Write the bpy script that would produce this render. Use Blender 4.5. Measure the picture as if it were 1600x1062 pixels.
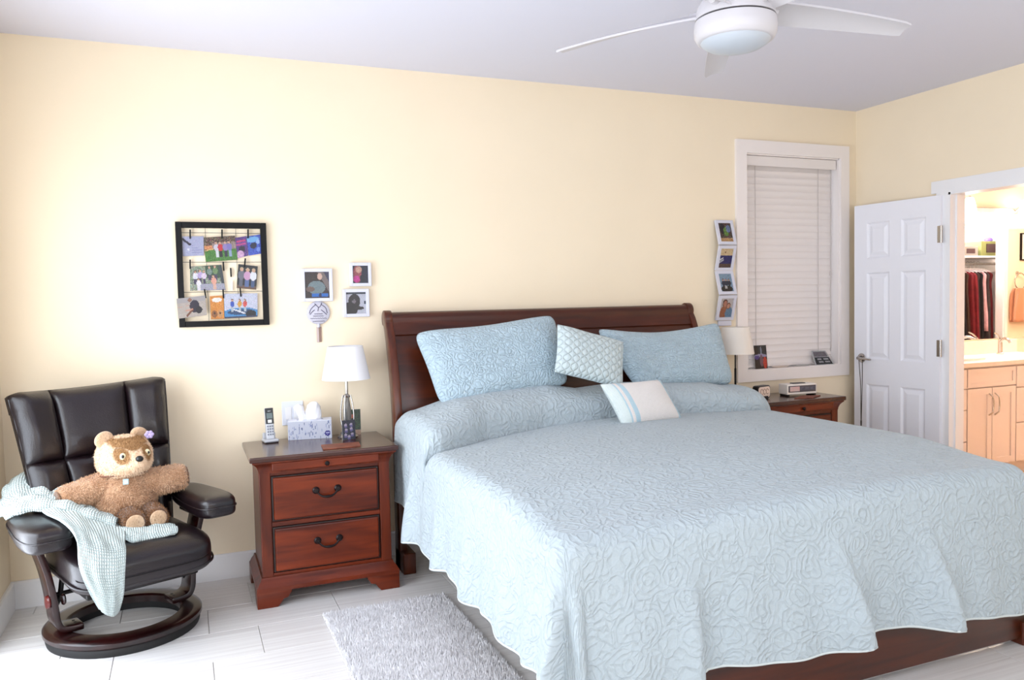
import bpy, bmesh, math, random
import numpy as np
from mathutils import Matrix, Vector
random.seed(4); rng = np.random.default_rng(7)
for o in list(bpy.data.objects): bpy.data.objects.remove(o)
scene = bpy.context.scene
C = scene.collection

# ------------------------------------------------------------------ camera
right = Vector((0.92377228, -0.38236035, -0.02110305))
up = Vector((0.03899835, 0.03911169, 0.99847354))
fwd = Vector((0.38095132, 0.92318516, -0.05104172))
cam_d = bpy.data.cameras.new('camera'); cam = bpy.data.objects.new('camera', cam_d); C.objects.link(cam)
M = Matrix.Identity(4)
for i in range(3):
    M[i][0] = right[i]; M[i][1] = up[i]; M[i][2] = -fwd[i]
M[0][3], M[1][3], M[2][3] = 1.1287, -4.5425, 1.4765
cam.matrix_world = M
cam_d.sensor_width = 36.0; cam_d.lens = 36.0 * 1249.27 / 1600; cam_d.clip_start = 0.05
scene.camera = cam

# ------------------------------------------------------------------ light
vs = scene.view_settings
vs.view_transform = 'Standard'; vs.look = 'None'; vs.gamma = 1.0; vs.use_curve_mapping = False
vs.exposure = 0.57
w = bpy.data.worlds.new('sky'); scene.world = w; w.use_nodes = True
bg = w.node_tree.nodes['Background']; bg.inputs[0].default_value = (0.80, 0.88, 1.0, 1); bg.inputs[1].default_value = 1.6
def area(name, loc, rot, sx, sy, power, col):
    l = bpy.data.lights.new(name, 'AREA'); l.shape = 'RECTANGLE'; l.size = sx; l.size_y = sy; l.energy = power; l.color = col
    o = bpy.data.objects.new(name, l); C.objects.link(o); o.location = loc; o.rotation_euler = rot
    return o
XL, XR, YF, H = 0.3013, 5.7854, -5.25, 2.8046
# daylight by the patio door; rear and side windows are added as fill
area('daylight_patio_door', (XL - 0.13, -1.40, 1.12), (0, math.radians(-90), 0), 2.1, 1.7, 42, (0.84, 0.91, 1.0))
area('fill_rear_window', (2.9, YF - 0.13, 1.75), (math.radians(90), 0, 0), 3.4, 1.3, 20, (0.92, 0.95, 1.0))
area('fill_side_window', (XL - 0.13, -4.2, 1.45), (0, math.radians(-90), 0), 1.5, 1.6, 34, (0.88, 0.93, 1.0))

# ------------------------------------------------------------------ helpers
def lin(c):
    return tuple(((v / 255) / 12.92 if v / 255 <= 0.04045 else ((v / 255 + 0.055) / 1.055) ** 2.4) for v in c)
LOCAL = {}
def meshobj(name, v, f, mat=None, parent=None, smooth=False, uv=None, mats=None, fmat=None):
    me = bpy.data.meshes.new(name)
    me.from_pydata([tuple(map(float, p)) for p in v], [], [tuple(int(i) for i in q) for q in f])
    if mats:
        for m in mats: me.materials.append(m)
        if fmat is not None: me.polygons.foreach_set('material_index', np.asarray(fmat, dtype=np.int32))
    elif mat: me.materials.append(mat)
    if uv is not None:
        lay = me.uv_layers.new(name='UVMap')
        idx = np.zeros(len(me.loops), dtype=np.int32); me.loops.foreach_get('vertex_index', idx)
        lay.data.foreach_set('uv', np.asarray(uv, dtype=np.float32)[idx].ravel())
    if smooth: me.polygons.foreach_set('use_smooth', np.ones(len(me.polygons), dtype=bool))
    me.update()
    return link(name, me, parent)
def link(name, me, parent=None):
    o = bpy.data.objects.new(name, me); C.objects.link(o)
    if parent is not None: attach(o, parent)
    return o
def attach(o, parent):
    root = parent
    o.parent = parent
    if parent.name in LOCAL:           # coordinates of the parts are already local
        LOCAL[o.name] = True
    else:
        o.matrix_parent_inverse = Matrix.Translation(world_loc(parent)).inverted()
    return o
def world_loc(p):
    return Vector(p.location) if p.type == 'EMPTY' else Vector((0, 0, 0))
def tag(o, label, cat=None, group=None, kind=None):
    o['label'] = label
    if cat: o['category'] = cat
    if group: o['group'] = group
    if kind: o['kind'] = kind
    return o
def thing(name, label, cat, loc=(0, 0, 0), rotz=None, group=None):
    """Empty at the base of a thing. With rotz given its parts are in local coordinates, else in world ones."""
    o = bpy.data.objects.new(name, None); C.objects.link(o); o.location = loc; o.empty_display_size = 0.05
    if rotz is not None: o.rotation_euler = (0, 0, rotz); LOCAL[o.name] = True
    tag(o, label, cat, group); return o
def struct(o, label=None):
    o['kind'] = 'structure'
    if label: o['label'] = label
    return o
def copy_tree(o, parent=None):
    c = o.copy(); C.objects.link(c)
    if parent is not None: c.parent = parent
    for ch in list(o.children): copy_tree(ch, c)
    return c
def bm_obj(name, bm, mat, parent=None, smooth=False):
    me = bpy.data.meshes.new(name); bm.to_mesh(me); bm.free()
    if mat: me.materials.append(mat)
    if smooth: me.polygons.foreach_set('use_smooth', np.ones(len(me.polygons), dtype=bool))
    return link(name, me, parent)
def autosmooth(o, ang=35):
    me = o.data
    me.polygons.foreach_set('use_smooth', np.ones(len(me.polygons), dtype=bool))
    bm = bmesh.new(); bm.from_mesh(me)
    for e in bm.edges:
        if len(e.link_faces) == 2: e.smooth = e.calc_face_angle(0) < math.radians(ang)
    bm.to_mesh(me); bm.free(); return o
def box(name, x0, x1, y0, y1, z0, z1, mat, parent=None, bev=0.0, seg=2):
    bm = bmesh.new(); bmesh.ops.create_cube(bm, size=1)
    for v in bm.verts:
        v.co = Vector(((x0 + x1) / 2 + v.co.x * (x1 - x0), (y0 + y1) / 2 + v.co.y * (y1 - y0), (z0 + z1) / 2 + v.co.z * (z1 - z0)))
    if bev > 0: bmesh.ops.bevel(bm, geom=bm.edges[:], offset=bev, segments=seg, profile=0.5, affect='EDGES')
    o = bm_obj(name, bm, mat, parent)
    return o
def xform(o, mat4):
    o.data.transform(mat4); return o
def lathe(name, prof, mat, parent=None, center=(0, 0, 0), seg=32, axis='z', smooth=True, closed=False, ang=40):
    """prof: (radius, height) list turned about an axis through center"""
    v = []; f = []; n = len(prof)
    for k in range(seg):
        a = 2 * math.pi * k / seg
        for r, h in prof:
            p = (r * math.cos(a), r * math.sin(a), h)
            if axis == 'x': p = (h, p[0], p[1])
            elif axis == 'y': p = (p[0], h, p[1])
            v.append((p[0] + center[0], p[1] + center[1], p[2] + center[2]))
    m = n if closed else n - 1
    for k in range(seg):
        k2 = (k + 1) % seg
        for j in range(m):
            j2 = (j + 1) % n
            f.append((k * n + j, k2 * n + j, k2 * n + j2, k * n + j2))
    bm = bmesh.new()
    bv = [bm.verts.new(p) for p in v]
    for q in f:
        try: bm.faces.new([bv[i] for i in q])
        except ValueError: pass
    bmesh.ops.remove_doubles(bm, verts=bm.verts[:], dist=1e-6)
    bmesh.ops.dissolve_degenerate(bm, edges=bm.edges[:], dist=1e-7)
    bmesh.ops.recalc_face_normals(bm, faces=bm.faces[:])
    o = bm_obj(name, bm, mat, parent)
    if smooth: autosmooth(o, ang)
    return o
def catmull(pts, n):
    P = [np.array(p, float) for p in pts]; P = [2 * P[0] - P[1]] + P + [2 * P[-1] - P[-2]]
    out = []
    for i in range(1, len(P) - 2):
        for k in range(n):
            t = k / n
            out.append(0.5 * ((2 * P[i]) + (-P[i - 1] + P[i + 1]) * t + (2 * P[i - 1] - 5 * P[i] + 4 * P[i + 1] - P[i + 2]) * t * t + (-P[i - 1] + 3 * P[i] - 3 * P[i + 1] + P[i + 2]) * t ** 3))
    out.append(P[-2]); return np.array(out)
def tube(name, pts, r, mat, parent=None, seg=10, smooth=True, n=0, flat=None, caps=True):
    """sweep a circle (or flat=(w,h) ellipse/box about a fixed up vector) along pts; r number or list"""
    P = catmull(pts, n) if n else np.array(pts, float)
    R = np.interp(np.linspace(0, 1, len(P)), np.linspace(0, 1, len(r)), r) if hasattr(r, '__len__') else np.full(len(P), r)
    v = []; f = []
    T = np.gradient(P, axis=0); T /= np.linalg.norm(T, axis=1)[:, None] + 1e-12
    ref = np.array([0, 0, 1.0]) if abs(T[0][2]) < 0.9 else np.array([1.0, 0, 0])
    for i in range(len(P)):
        a = ref - T[i] * (ref @ T[i]); a /= np.linalg.norm(a); ref = a; b = np.cross(T[i], a)
        for k in range(seg):
            t = 2 * math.pi * k / seg
            v.append(P[i] + R[i] * (math.cos(t) * a + math.sin(t) * b))
    for i in range(len(P) - 1):
        for k in range(seg):
            k2 = (k + 1) % seg
            f.append((i * seg + k, i * seg + k2, (i + 1) * seg + k2, (i + 1) * seg + k))
    if caps:
        f.append(tuple(range(seg - 1, -1, -1))); f.append(tuple((len(P) - 1) * seg + k for k in range(seg)))
    o = meshobj(name, v, f, mat, parent)
    if smooth: autosmooth(o, 60)
    return o
def prism(name, poly, axis, d0, d1, mat, parent=None, bev=0.0, seg=2):
    """extrude a 2D outline along an axis. axis x: poly is (y,z); axis y: (x,z); axis z: (x,y)"""
    bm = bmesh.new()
    def mk(p, d):
        return {'x': (d, p[0], p[1]), 'y': (p[0], d, p[1]), 'z': (p[0], p[1], d)}[axis]
    a = [bm.verts.new(mk(p, d0)) for p in poly]; b = [bm.verts.new(mk(p, d1)) for p in poly]
    n = len(poly)
    bm.faces.new(a); bm.faces.new(b[::-1])
    for i in range(n): bm.faces.new((a[i], b[i], b[(i + 1) % n], a[(i + 1) % n]))
    bmesh.ops.recalc_face_normals(bm, faces=bm.faces[:])
    if bev > 0:
        ed = [e for e in bm.edges if len(e.link_faces) == 2 and e.calc_face_angle(0) > 0.6]
        bmesh.ops.bevel(bm, geom=ed, offset=bev, segments=seg, profile=0.5, affect='EDGES')
    o = bm_obj(name, bm, mat, parent)
    return autosmooth(o, 24)
def ellipsoid(name, c, r, mat, parent=None, seg=28, rings=18, fn=None):
    bm = bmesh.new(); bmesh.ops.create_uvsphere(bm, u_segments=seg, v_segments=rings, radius=1)
    for v in bm.verts:
        p = np.array(v.co)
        if fn: p = fn(p)
        v.co = Vector((c[0] + p[0] * r[0], c[1] + p[1] * r[1], c[2] + p[2] * r[2]))
    return bm_obj(name, bm, mat, parent, smooth=True)
def rbox(name, c, half, mat, parent=None, p=4.0, n=20, fn=None):
    """soft cushion block: a superellipsoid-like rounded box"""
    bm = bmesh.new(); bmesh.ops.create_cube(bm, size=2)
    bmesh.ops.subdivide_edges(bm, edges=bm.edges[:], cuts=n, use_grid_fill=True)
    for v in bm.verts:
        q = np.array(v.co); k = (np.abs(q) ** p).sum() ** (1 / p); q = q / k
        if fn: q = fn(q)
        v.co = Vector((c[0] + q[0] * half[0], c[1] + q[1] * half[1], c[2] + q[2] * half[2]))
    return bm_obj(name, bm, mat, parent, smooth=True)
def fold_noise(a, b, seed=0, k=6):
    r = np.random.default_rng(seed); out = np.zeros_like(a)
    for i in range(k):
        th = r.uniform(0, 6.28); fr = r.uniform(4, 14); ph = r.uniform(0, 6.28)
        out = out + np.sin(fr * (a * math.cos(th) + b * math.sin(th)) + ph) / k
    return out
def sheet(name, rows, mat, parent=None, n=7, wrinkle=0.004, thick=0.008, seed=1, uvs=(1, 1)):
    rr = [catmull(r, n) for r in rows]; cols = len(rr[0])
    G = np.array([catmull([r[i] for r in rr], n) for i in range(cols)])     # cols, rows, 3
    a, b = np.meshgrid(np.linspace(0, 1, G.shape[0]), np.linspace(0, 1, G.shape[1]), indexing='ij')
    du = np.gradient(G, axis=0); dv = np.gradient(G, axis=1); N = np.cross(du, dv); N /= np.linalg.norm(N, axis=2)[..., None] + 1e-9
    G = G + N * (wrinkle * fold_noise(a * 2, b * 2, seed))[..., None]
    v, f, uv = grid_solid(G, N, thick, a * uvs[0], b * uvs[1])
    return meshobj(name, v, f, mat, parent, smooth=True, uv=uv)
def grid_solid(G, N, thick, ua, ub):
    nu, nv = G.shape[:2]
    A = (G + N * thick / 2).reshape(-1, 3); B = (G - N * thick / 2).reshape(-1, 3)
    v = np.vstack([A, B]); off = nu * nv; f = []
    I = np.arange(nu * nv).reshape(nu, nv)
    for i in range(nu - 1):
        for j in range(nv - 1):
            q = (I[i, j], I[i + 1, j], I[i + 1, j + 1], I[i, j + 1])
            f.append(q); f.append(tuple(off + k for k in q[::-1]))
    rim = list(I[:, 0]) + list(I[-1, 1:]) + list(I[-2::-1, -1]) + list(I[0, -2:0:-1])
    for k in range(len(rim)):
        p, q = rim[k], rim[(k + 1) % len(rim)]
        f.append((p, off + p, off + q, q))
    uv = np.stack([ua.ravel(), ub.ravel()], 1)
    return v, f, np.vstack([uv, uv])
def pillow(name, TL, TR, BR, BL, puff, mat, parent=None, n=44, pw=2.4, q=0.55, wr=0.006, seed=0, uvs=(0.7, 0.5), dent=0.04, mats=None, fm=None, sag=0.0, corner=0.0):
    s, t = np.meshgrid(np.linspace(0, 1, n), np.linspace(0, 1, n), indexing='ij')
    TL, TR, BR, BL = [np.array(p, float) for p in (TL, TR, BR, BL)]
    # sides bow inwards a little between the corners
    e = lambda x: 4 * x * (1 - x)
    rc_ = lambda a, b: 0.5 + (a - 0.5) * (1 - corner * np.abs(2 * a - 1) ** 5 * np.abs(2 * b - 1) ** 6)
    s_, t_ = rc_(s, t), rc_(t, s)
    s2 = s_ + dent * e(t) * (0.5 - s) * 2 * 0.5; t2 = t_ + dent * e(s) * (0.5 - t) * 2 * 0.5
    G = ((1 - s2) * (1 - t2))[..., None] * TL + (s2 * (1 - t2))[..., None] * TR + (s2 * t2)[..., None] * BR + ((1 - s2) * t2)[..., None] * BL
    N = np.cross(TR - TL, BL - TL); N /= np.linalg.norm(N)
    N = -N if N[1] > 0 else N          # towards the viewer side (-y)
    th = puff * ((1 - np.abs(2 * s - 1) ** pw) * (1 - np.abs(2 * t - 1) ** pw)) ** q
    w1 = wr * fold_noise(s * 1.2, t * 1.2, seed) * (th > 0)
    G[..., 2] -= sag * e(s) * (1 - t)
    F = G + N * (th + w1 * np.minimum(1, th / (puff * 0.4)))[..., None]; K = G - N * (th * 0.8)[..., None]
    I = np.arange(n * n).reshape(n, n); off = n * n; f = []; fmi = []
    flip = np.cross(TR - TL, BL - TL) @ N > 0
    for i in range(n - 1):
        for j in range(n - 1):
            qd = (I[i, j], I[i + 1, j], I[i + 1, j + 1], I[i, j + 1])
            if not flip: qd = qd[::-1]
            f.append(qd); f.append(tuple(off + k for k in qd[::-1]))
            m = fm(s[i, j], t[i, j]) if fm else 0
            fmi += [m, m]
    uv = np.stack([s.ravel() * uvs[0], t.ravel() * uvs[1]], 1); uv = np.vstack([uv, uv + 3.3])
    o = meshobj(name, np.vstack([F.reshape(-1, 3), K.reshape(-1, 3)]), f, mat, parent, smooth=True, uv=uv, mats=mats, fmat=fmi if mats else None)
    bm = bmesh.new(); bm.from_mesh(o.data); bmesh.ops.remove_doubles(bm, verts=bm.verts[:], dist=1e-5); bm.to_mesh(o.data); bm.free()
    return o

def fur(o, n, length, m, seed=0):
    """short plush pile: thin leaning blades scattered over a part, joined as one sub-part"""
    me = o.data; r = np.random.default_rng(seed); me.calc_loop_triangles()
    co = np.zeros(len(me.vertices) * 3); me.vertices.foreach_get('co', co); co = co.reshape(-1, 3)
    tr = np.zeros(len(me.loop_triangles) * 3, dtype=np.int32); me.loop_triangles.foreach_get('vertices', tr); tr = tr.reshape(-1, 3)
    a, b, c = co[tr[:, 0]], co[tr[:, 1]], co[tr[:, 2]]; nr = np.cross(b - a, c - a); ar = np.linalg.norm(nr, axis=1)
    k = r.choice(len(tr), n, p=ar / ar.sum()); u = r.random((n, 2)); fl = u.sum(1) > 1; u[fl] = 1 - u[fl]
    P = a[k] + (b - a)[k] * u[:, :1] + (c - a)[k] * u[:, 1:]; N_ = nr[k] / (ar[k][:, None] + 1e-12)
    cen = co.mean(0); N_ = np.where(((P - cen) * N_).sum(1)[:, None] < 0, -N_, N_)
    t = np.cross(N_, r.normal(size=(n, 3))); t /= np.linalg.norm(t, axis=1)[:, None] + 1e-9
    tip = P + N_ * length * r.uniform(0.5, 1, (n, 1)) + r.normal(0, length * 0.4, (n, 3)) - np.array([0, 0, length * 0.3])
    w_ = 0.0016
    V_ = np.stack([P + t * w_, P - t * w_, tip], 1).reshape(-1, 3)
    f_ = meshobj('fur', V_, np.arange(n * 3).reshape(n, 3), m, o); f_['kind'] = 'stuff'
    if 'Col' in me.color_attributes:
        src = np.zeros(len(me.vertices) * 4, dtype=np.float32); me.color_attributes['Col'].data.foreach_get('color', src); src = src.reshape(-1, 4)
        ca = f_.data.color_attributes.new('Col', 'FLOAT_COLOR', 'POINT'); ca.data.foreach_set('color', np.repeat(src[tr[k, 0]], 3, axis=0).ravel())
    return f_

# ------------------------------------------------------------------ materials
def mat(name, col, rough=0.5, metal=0.0, var=0.0, vscale=8.0, bump=0.0, bscale=60.0, stretch=(1, 1, 1), spec=0.5, coat=0.0, sheen=0.0, trans=0.0, alpha=1.0, col2=None, coord='Object', detail=6, emit=0.0, contrast=None):
    m = bpy.data.materials.new(name); m.use_nodes = True
    nt = m.node_tree; N = nt.nodes; L = nt.links; b = N['Principled BSDF']
    c = lin(col)
    b.inputs['Base Color'].default_value = (*c, 1); b.inputs['Roughness'].default_value = rough; b.inputs['Metallic'].default_value = metal
    b.inputs['Specular IOR Level'].default_value = spec; b.inputs['Coat Weight'].default_value = coat; b.inputs['Sheen Weight'].default_value = sheen
    b.inputs['Transmission Weight'].default_value = trans; b.inputs['Alpha'].default_value = alpha
    if emit: b.inputs['Emission Color'].default_value = (*c, 1); b.inputs['Emission Strength'].default_value = emit
    if var or bump or col2:
        tc = N.new('ShaderNodeTexCoord'); mp = N.new('ShaderNodeMapping'); mp.inputs['Scale'].default_value = stretch
        L.new(tc.outputs[coord], mp.inputs[0])
        if var or col2:
            nz = N.new('ShaderNodeTexNoise'); nz.inputs['Scale'].default_value = vscale; nz.inputs['Detail'].default_value = detail; L.new(mp.outputs[0], nz.inputs[0])
            rp = N.new('ShaderNodeValToRGB'); L.new(nz.outputs[0], rp.inputs[0])
            lo, hi = contrast or (0.3, 0.7)
            rp.color_ramp.elements[0].position = lo; rp.color_ramp.elements[1].position = hi
            c2 = lin(col2) if col2 else tuple(min(1, x * (1 + var)) for x in c)
            c1 = c if col2 else tuple(x * (1 - var) for x in c)
            rp.color_ramp.elements[0].color = (*c1, 1); rp.color_ramp.elements[1].color = (*c2, 1)
            L.new(rp.outputs[0], b.inputs['Base Color'])
        if bump:
            n2 = N.new('ShaderNodeTexNoise'); n2.inputs['Scale'].default_value = bscale; n2.inputs['Detail'].default_value = 4; L.new(mp.outputs[0], n2.inputs[0])
            bp = N.new('ShaderNodeBump'); bp.inputs['Strength'].default_value = bump; bp.inputs['Distance'].default_value = 0.01; L.new(n2.outputs[0], bp.inputs['Height']); L.new(bp.outputs[0], b.inputs['Normal'])
    return m
def fabric_quilt(name, col, scale=1.0, strength=0.6, tint=None):
    """stitched rosettes and meandering lines pressed into a soft cloth (pattern in metres, from the UV map)"""
    m = bpy.data.materials.new(name); m.use_nodes = True
    nt = m.node_tree; N = nt.nodes; L = nt.links; b = N['Principled BSDF']
    b.inputs['Roughness'].default_value = 0.85; b.inputs['Sheen Weight'].default_value = 0.15; b.inputs['Specular IOR Level'].default_value = 0.2
    tc = N.new('ShaderNodeTexCoord'); mp = N.new('ShaderNodeMapping'); mp.inputs['Scale'].default_value = (scale, scale, scale); L.new(tc.outputs['UV'], mp.inputs[0])
    def math_(op, a, bval=None, c=None):
        n = N.new('ShaderNodeMath'); n.operation = op
        for i, x in enumerate((a, bval, c)):
            if x is None: continue
            if isinstance(x, (int, float)): n.inputs[i].default_value = x
            else: L.new(x, n.inputs[i])
        return n.outputs[0]
    dn = N.new('ShaderNodeTexNoise'); dn.inputs['Scale'].default_value = 9; dn.inputs['Detail'].default_value = 2; L.new(mp.outputs[0], dn.inputs[0])
    mx = N.new('ShaderNodeVectorMath'); mx.operation = 'SCALE'; mx.inputs['Scale'].default_value = 0.07; L.new(dn.outputs['Color'], mx.inputs[0])
    ad = N.new('ShaderNodeVectorMath'); L.new(mp.outputs[0], ad.inputs[0]); L.new(mx.outputs[0], ad.inputs[1])
    vo = N.new('ShaderNodeTexVoronoi'); vo.inputs['Scale'].default_value = 9; vo.inputs['Randomness'].default_value = 0.75; L.new(ad.outputs[0], vo.inputs[0])
    ring = math_('SINE', math_('MULTIPLY', vo.outputs['Distance'], 17.0))
    v2 = N.new('ShaderNodeTexVoronoi'); v2.inputs['Scale'].default_value = 26; v2.feature = 'DISTANCE_TO_EDGE'; L.new(ad.outputs[0], v2.inputs[0])
    leaf = math_('MINIMUM', math_('MULTIPLY', v2.outputs['Distance'], 3.0), 0.7)
    h = math_('ADD', math_('MULTIPLY', math_('POWER', math_('ABSOLUTE', ring), 0.5), 0.7), leaf)
    fine = N.new('ShaderNodeTexNoise'); fine.inputs['Scale'].default_value = 120; L.new(mp.outputs[0], fine.inputs[0])
    h = math_('ADD', h, math_('MULTIPLY', fine.outputs[0], 0.25))
    bp = N.new('ShaderNodeBump'); bp.inputs['Strength'].default_value = strength; bp.inputs['Distance'].default_value = 0.007; L.new(h, bp.inputs['Height']); L.new(bp.outputs[0], b.inputs['Normal'])
    rp = N.new('ShaderNodeValToRGB'); L.new(fine.outputs[0], rp.inputs[0]); c = lin(col)
    rp.color_ramp.elements[0].color = (*[x * 0.94 for x in c], 1); rp.color_ramp.elements[1].color = (*[min(1, x * 1.06) for x in c], 1)
    L.new(rp.outputs[0], b.inputs['Base Color'])
    return m
def fabric_wave(name, col, kind, scale, strength, rough=0.9, col2=None):
    """cloth with a regular relief: 'waffle' squares, 'ogee' puckered scallops or 'weave'"""
    m = bpy.data.materials.new(name); m.use_nodes = True
    nt = m.node_tree; N = nt.nodes; L = nt.links; b = N['Principled BSDF']; c = lin(col)
    b.inputs['Base Color'].default_value = (*c, 1); b.inputs['Roughness'].default_value = rough; b.inputs['Sheen Weight'].default_value = 0.2; b.inputs['Specular IOR Level'].default_value = 0.2
    tc = N.new('ShaderNodeTexCoord'); sp = N.new('ShaderNodeSeparateXYZ'); L.new(tc.outputs['UV'], sp.inputs[0])
    def math_(op, a, bval=None):
        n = N.new('ShaderNodeMath'); n.operation = op
        for i, x in enumerate((a, bval)):
            if x is None: continue
            if isinstance(x, (int, float)): n.inputs[i].default_value = x
            else: L.new(x, n.inputs[i])
        return n.outputs[0]
    X = math_('MULTIPLY', sp.outputs[0], scale); Y = math_('MULTIPLY', sp.outputs[1], scale)
    if kind == 'ogee':
        sy_ = math_('MULTIPLY', math_('SINE', Y), 1.35)
        h = math_('MINIMUM', math_('ABSOLUTE', math_('SINE', math_('ADD', X, sy_))), math_('ABSOLUTE', math_('SINE', math_('SUBTRACT', X, sy_))))
        h = math_('POWER', h, 0.45)
    else:
        h = math_('MULTIPLY', math_('ABSOLUTE', math_('SINE', X)), math_('ABSOLUTE', math_('SINE', Y)))
        h = math_('POWER', h, 0.6)
    bp = N.new('ShaderNodeBump'); bp.inputs['Strength'].default_value = strength; bp.inputs['Distance'].default_value = 0.008; L.new(h, bp.inputs['Height']); L.new(bp.outputs[0], b.inputs['Normal'])
    if col2:
        rp = N.new('ShaderNodeValToRGB'); L.new(h, rp.inputs[0]); rp.color_ramp.elements[0].color = (*lin(col2), 1); rp.color_ramp.elements[1].color = (*c, 1); L.new(rp.outputs[0], b.inputs['Base Color'])
    return m
def wood(name, c1, c2, rough=0.35, grain='x', scale=3.0, coat=0.1):
    m = bpy.data.materials.new(name); m.use_nodes = True
    nt = m.node_tree; N = nt.nodes; L = nt.links; b = N['Principled BSDF']
    b.inputs['Roughness'].default_value = rough; b.inputs['Coat Weight'].default_value = coat; b.inputs['Coat Roughness'].default_value = 0.25; b.inputs['Specular IOR Level'].default_value = 0.3
    tc = N.new('ShaderNodeTexCoord'); mp = N.new('ShaderNodeMapping')
    mp.inputs['Scale'].default_value = {'x': (1, 9, 9), 'y': (9, 1, 9), 'z': (9, 9, 1)}[grain]; L.new(tc.outputs['Object'], mp.inputs[0])
    nz = N.new('ShaderNodeTexNoise'); nz.inputs['Scale'].default_value = scale; nz.inputs['Detail'].default_value = 8; nz.inputs['Distortion'].default_value = 0.6; L.new(mp.outputs[0], nz.inputs[0])
    rp = N.new('ShaderNodeValToRGB'); L.new(nz.outputs[0], rp.inputs[0]); rp.color_ramp.elements[0].position = 0.3; rp.color_ramp.elements[1].position = 0.72
    rp.color_ramp.elements[0].color = (*lin(c1), 1); rp.color_ramp.elements[1].color = (*lin(c2), 1); L.new(rp.outputs[0], b.inputs['Base Color'])
    return m
def attr_mat(name, rough=0.35):
    m = bpy.data.materials.new(name); m.use_nodes = True
    a = m.node_tree.nodes.new('ShaderNodeVertexColor'); a.layer_name = 'Col'
    b = m.node_tree.nodes['Principled BSDF']; b.inputs['Roughness'].default_value = rough
    m.node_tree.links.new(a.outputs[0], b.inputs['Base Color']); return m

WALL = mat('yellow_wall_paint', (246, 230, 203), 0.85, var=0.015, vscale=2, bump=0.06, bscale=220, spec=0.2)
CEIL = mat('ceiling_paint', (224, 224, 236), 0.9, bump=0.05, bscale=200, spec=0.2)
WINTRIM = mat('window_trim_warm_light_tint', (243, 235, 231), 0.45, bump=0.02, bscale=90)  # white trim with the warm light falling on it tinted into the colour
TRIM = mat('white_trim_paint', (240, 239, 240), 0.45, bump=0.02, bscale=90)
DOORP = mat('white_door_paint', (240, 240, 246), 0.4, bump=0.03, bscale=120, stretch=(1, 1, 0.1))
GROUT = mat('grout', (216, 212, 207), 0.9, var=0.05, vscale=40)
CHERRY = wood('cherry_wood', (68, 19, 4), (122, 45, 13), 0.35, 'x', 2.2)
CHERRYV = wood('cherry_wood_upright', (66, 19, 5), (112, 42, 13), 0.35, 'z', 2.2)
CHERRYT = wood('cherry_wood_top', (48, 20, 14), (74, 36, 26), 0.22, 'x', 2.2, 0.5)
CHERRYG = mat('dark_wood_groove', (34, 14, 8), 0.5)
SLEIGH = wood('walnut_headboard_wood', (46, 14, 3), (84, 33, 9), 0.3, 'x', 2.0, 0.4)
SLEIGHV = wood('walnut_headboard_post', (58, 20, 6), (100, 42, 14), 0.3, 'z', 2.0, 0.4)
MAHOG = wood('mahogany_chair_wood', (16, 4, 4), (44, 9, 8), 0.22, 'x', 3, 0.6)
BLACKRUB = mat('black_rubber', (12, 11, 12), 0.6)
LEATHER = mat('dark_brown_leather', (22, 12, 16), 0.32, var=0.12, vscale=5, bump=0.12, bscale=160, coat=0.15)
BRONZE = mat('dark_bronze_metal', (38, 32, 32), 0.38, metal=0.8, var=0.2, vscale=60)
CHROME = mat('brushed_nickel', (190, 186, 182), 0.22, metal=1.0)
BLACKM = mat('black_metal', (24, 22, 22), 0.4, metal=0.6)
SHADE = mat('white_lamp_shade', (243, 242, 246), 0.8, trans=0.0, bump=0.03, bscale=300)
SHADE2 = mat('cream_lamp_shade', (240, 232, 222), 0.8, bump=0.03, bscale=300)
QUILT = fabric_quilt('aqua_quilt_cloth', (179, 191, 197), 1.0, 0.65)
SHAM = fabric_quilt('aqua_sham_cloth', (180, 200, 211), 1.35, 0.8)
CUSH = fabric_wave('pale_aqua_puckered_cloth', (202, 216, 218), 'ogee', 66.0, 0.9)
WHITEC = fabric_wave('white_woven_cloth', (240, 234, 230), 'weave', 420.0, 0.5)
STRIPE = fabric_wave('aqua_stripe_cloth', (188, 212, 222), 'weave', 420.0, 0.4)
BLANKET = fabric_wave('mint_waffle_fleece', (226, 236, 234), 'weave', 300.0, 0.9, col2=(194, 214, 212))
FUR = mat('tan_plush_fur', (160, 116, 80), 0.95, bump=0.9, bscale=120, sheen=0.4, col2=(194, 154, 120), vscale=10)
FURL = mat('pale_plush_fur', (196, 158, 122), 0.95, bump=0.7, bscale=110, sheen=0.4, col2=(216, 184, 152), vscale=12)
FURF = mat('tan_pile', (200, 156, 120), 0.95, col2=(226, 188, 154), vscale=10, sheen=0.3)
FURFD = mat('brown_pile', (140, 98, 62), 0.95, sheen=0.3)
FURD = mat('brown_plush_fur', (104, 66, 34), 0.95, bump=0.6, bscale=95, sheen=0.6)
BLACKP = mat('black_plastic', (16, 15, 17), 0.3)
WHITEP = mat('white_plastic', (238, 238, 240), 0.35)
SILVERP = mat('silver_plastic', (190, 192, 198), 0.35, metal=0.2)
GLASSM = mat('clear_glass', (255, 255, 255), 0.03, trans=1.0)
FRAMEB = mat('black_frame_wood', (9, 8, 10), 0.5, spec=0.25)
FRAMEW = mat('white_frame_wood', (214, 214, 226), 0.4)
PAPER = mat('white_paper', (240, 240, 244), 0.8)
CORK = mat('brown_burl_mat', (110, 56, 38), 0.6, col2=(146, 82, 58), vscale=26, bump=0.1)
FANW = mat('white_fan_enamel', (206, 203, 206), 0.4)
DOME = mat('frosted_dome_glass', (190, 197, 205), 0.35, spec=0.4)
BLIND = mat('white_blind_slat', (236, 228, 224), 0.5, bump=0.02, bscale=40, stretch=(0.1, 1, 1))
CABP = mat('bathroom_cabinet_paint', (236, 222, 218), 0.45)
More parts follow.
